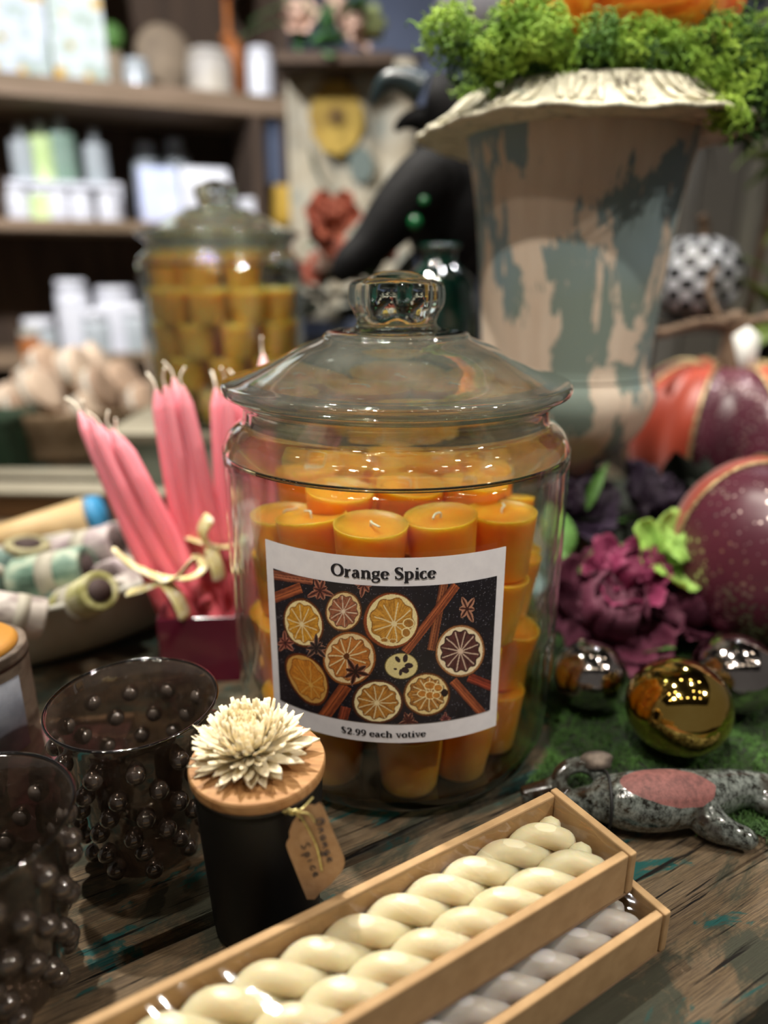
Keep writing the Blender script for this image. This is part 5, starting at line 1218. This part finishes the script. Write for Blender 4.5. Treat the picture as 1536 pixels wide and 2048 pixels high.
# right background: leafy branch and pale planks
pk=thing('plank_panel','tall pale grey plank panel behind the urn at the right','panel',(.80,2.15,.0006))
for i in range(7):
    q=MB(); q.box(-.42+.12*i,-.42+.12*i+.112,0,.02,0,.95+.05*(i%2)); q.obj('plank',pm('grey_planks_%s'%'abcdefg'[i],['#8a8578','#77736a','#a09c90','#8b8880','#6d685e','#94907f','#7d7a70'][i],.85,c2='#6f6a60',nscale=9,stretch=(3,3,.3)),pk,smooth=False)
q=MB(); q.box(-.44,.44,.02,.05,.1,.2); q.box(-.44,.44,.02,.05,.7,.8); q.obj('cross_rail',M_SHD,pk,smooth=False)
sp=[]; r=random.Random(6)
for i in range(46):
    u=r.random(); sp.append((.02*math.sin(u*9),.0,.20+u*.62,r.uniform(.10,.17),r.uniform(.035,.06),r.uniform(-.6,.6),rad(r.uniform(-60,40)),r.uniform(2,5.2)))
bt=leaves('leafy_branch','tall leafy plant with green and yellow-green leaves at the upper right edge',(.62,1.10,.0006),sp,pm('branch_leaves','#41602c',.6,c2='#8a9c4a',nscale=7),'plant')
v,f=tube(cr([(0,0,0),(.015,0,.3),(-.01,0,.6),(.02,0,.85)],5),.009,8); mobj('stem',v,f,M_STEM,bt)
for i,px in enumerate((1480,1510)):
    pass
bt2=leaves('leafy_branch','dark leafy plant behind the moss and glass pumpkin at the top right',(.60,1.22,.0),[(r.uniform(-.16,.04),r.uniform(-.03,.06),r.uniform(.55,.85),r.uniform(.08,.13),r.uniform(.03,.05),0,rad(r.uniform(-50,60)),r.uniform(0,6.28)) for _ in range(40)],M_DKG,'plant')
v,f=tube(cr([(0,0.02,0.2512),(.01,.02,.5),(-.02,.02,.84)],5),.007,8); mobj('stem',v,f,M_STEM,bt2)
lanp=at(940,35,y=2.0)
ln2=thing('paper_lantern','round white paper lantern hanging behind the urn','lantern',(lanp.x,2.0,lanp.z)); v,f=ball((0,0,0),.085,32,20); mobj('paper_globe',v,f,pm('lantern_paper','#b9b6b8',.8),ln2); v,f=tube([(0,0,.08),(0,0,1.2)],.003,6); mobj('cord',v,f,M_BLK,ln2)
# ======================= ROOM =======================
def struct(name,bx,mat):
    q=MB(); q.box(*bx); o=q.obj(name,mat,None,smooth=False); o['kind']='structure'; return o
struct('wall_back',(-3.2,3.2,2.75,2.85,-.8,2.6),pm('slate_blue_wall','#4a5266',.8,c2='#555d70',nscale=4))
struct('floor',(-3.2,3.2,-2.2,2.85,-.85,-.8),pm('dark_floor','#2a2522',.6,c2='#352e2a',nscale=3))
struct('ceiling',(-3.2,3.2,-2.2,2.85,2.6,2.68),pm('dark_ceiling','#23201e',.9,c2='#2c2826',nscale=3))
# ======================= LIGHTS =======================
def lamp(loc,energy,target,size=50,rr=.03,col=(1,.94,.85),blend=.5):
    l=bpy.data.lights.new('track_or_added_spot','SPOT'); l.energy=energy; l.spot_size=rad(size); l.spot_blend=blend; l.shadow_soft_size=rr; l.color=col
    o=bpy.data.objects.new('track_or_added_spot',l); COL.objects.link(o); o.location=loc; o.rotation_euler=(Vector(target)-Vector(loc)).to_track_quat('-Z','Y').to_euler(); return o
lamp((-.70,1.15,2.2),215,(-.05,.35,.05),50,.025)
lamp((-.35,-.45,2.15),120,(.12,.68,.32),26,.03)
lamp((1.35,.05,1.45),50,(.2,.65,.3),50,.03,(1,.92,.82))
lamp((-.9,-.7,2.1),24,(0,.5,.15),60,.05,(1,.9,.78))
lamp((-.75,.75,1.30),105,(-.75,2.1,.45),80,.05,(.93,.95,1))  # added low lamp that brightens the goods beneath the top shelf
lamp((.3,1.2,2.4),57.8,(.3,2.2,.4),80,.05,(.95,.95,1))
lamp((-.35,.45,2.3),85,(-.35,1.2,.2),60,.03,(1,.92,.8))
lamp((.9,.5,2.3),37.4,(.55,1.1,.2),60,.03)
lamp((1.0,1.95,1.75),26,(.05,.3,.05),40,.03,(.95,.97,1))  # added lamp, placed to draw highlights on the box film
# visible ceiling bulbs of the shop (small, mirrored in the baubles and glass)
M_BULB=emis('bulb_glow','#fff0d8',38)
k=0
for row,(y,xs) in enumerate(((-.9,(-1.5,-.9,-.3,.3,.9,1.5)),(-.2,(-1.2,-.55,.9,1.5)),(.9,(-1.6,-1.0,.35,1.0,1.7)))):
    for i,x in enumerate(xs):
        t=thing('ceiling_bulb','small round ceiling lamp above the shop, outside the picture','lamp',(x,y,2.36),(0,0,0),'ceiling lamps')
        v,f=ball((0,0,0),.035,14,8); mobj('bulb',v,f,M_BULB,t); v,f=lathe([(0,.03),(.03,.03),(.03,.08),(.006,.085),(.006,.24),(0,.24)],14,cap=False); mobj('fitting',v,f,M_BLK,t)
W=bpy.data.worlds.new('shop'); S.world=W; W.use_nodes=True; bg=W.node_tree.nodes['Background']; bg.inputs[0].default_value=lin('#8f8a84'); bg.inputs[1].default_value=.36
# ======================= CAMERA =======================
cd=bpy.data.cameras.new('camera'); cam=bpy.data.objects.new('camera',cd); COL.objects.link(cam); cam.location=(0,0,CH); cam.rotation_euler=(pi/2-TH,0,0)
cd.sensor_fit='HORIZONTAL'; cd.sensor_width=36; cd.lens=36*FPX/1536; cd.clip_start=.01
cd.dof.use_dof=True; cd.dof.focus_distance=.392; cd.dof.aperture_fstop=3.3
S.camera=cam
S.view_settings.view_transform='Standard'; S.view_settings.look='None'; S.view_settings.gamma=1; S.view_settings.exposure=.45; S.view_settings.use_curve_mapping=False
S.cycles.use_denoising=True; S.cycles.use_adaptive_sampling=True; S.cycles.adaptive_threshold=.04; S.cycles.max_bounces=11; S.cycles.transparent_max_bounces=20; S.cycles.transmission_bounces=8; S.cycles.glossy_bounces=4; S.cycles.diffuse_bounces=3
S.cycles.sample_clamp_indirect=4; S.cycles.caustics_reflective=False
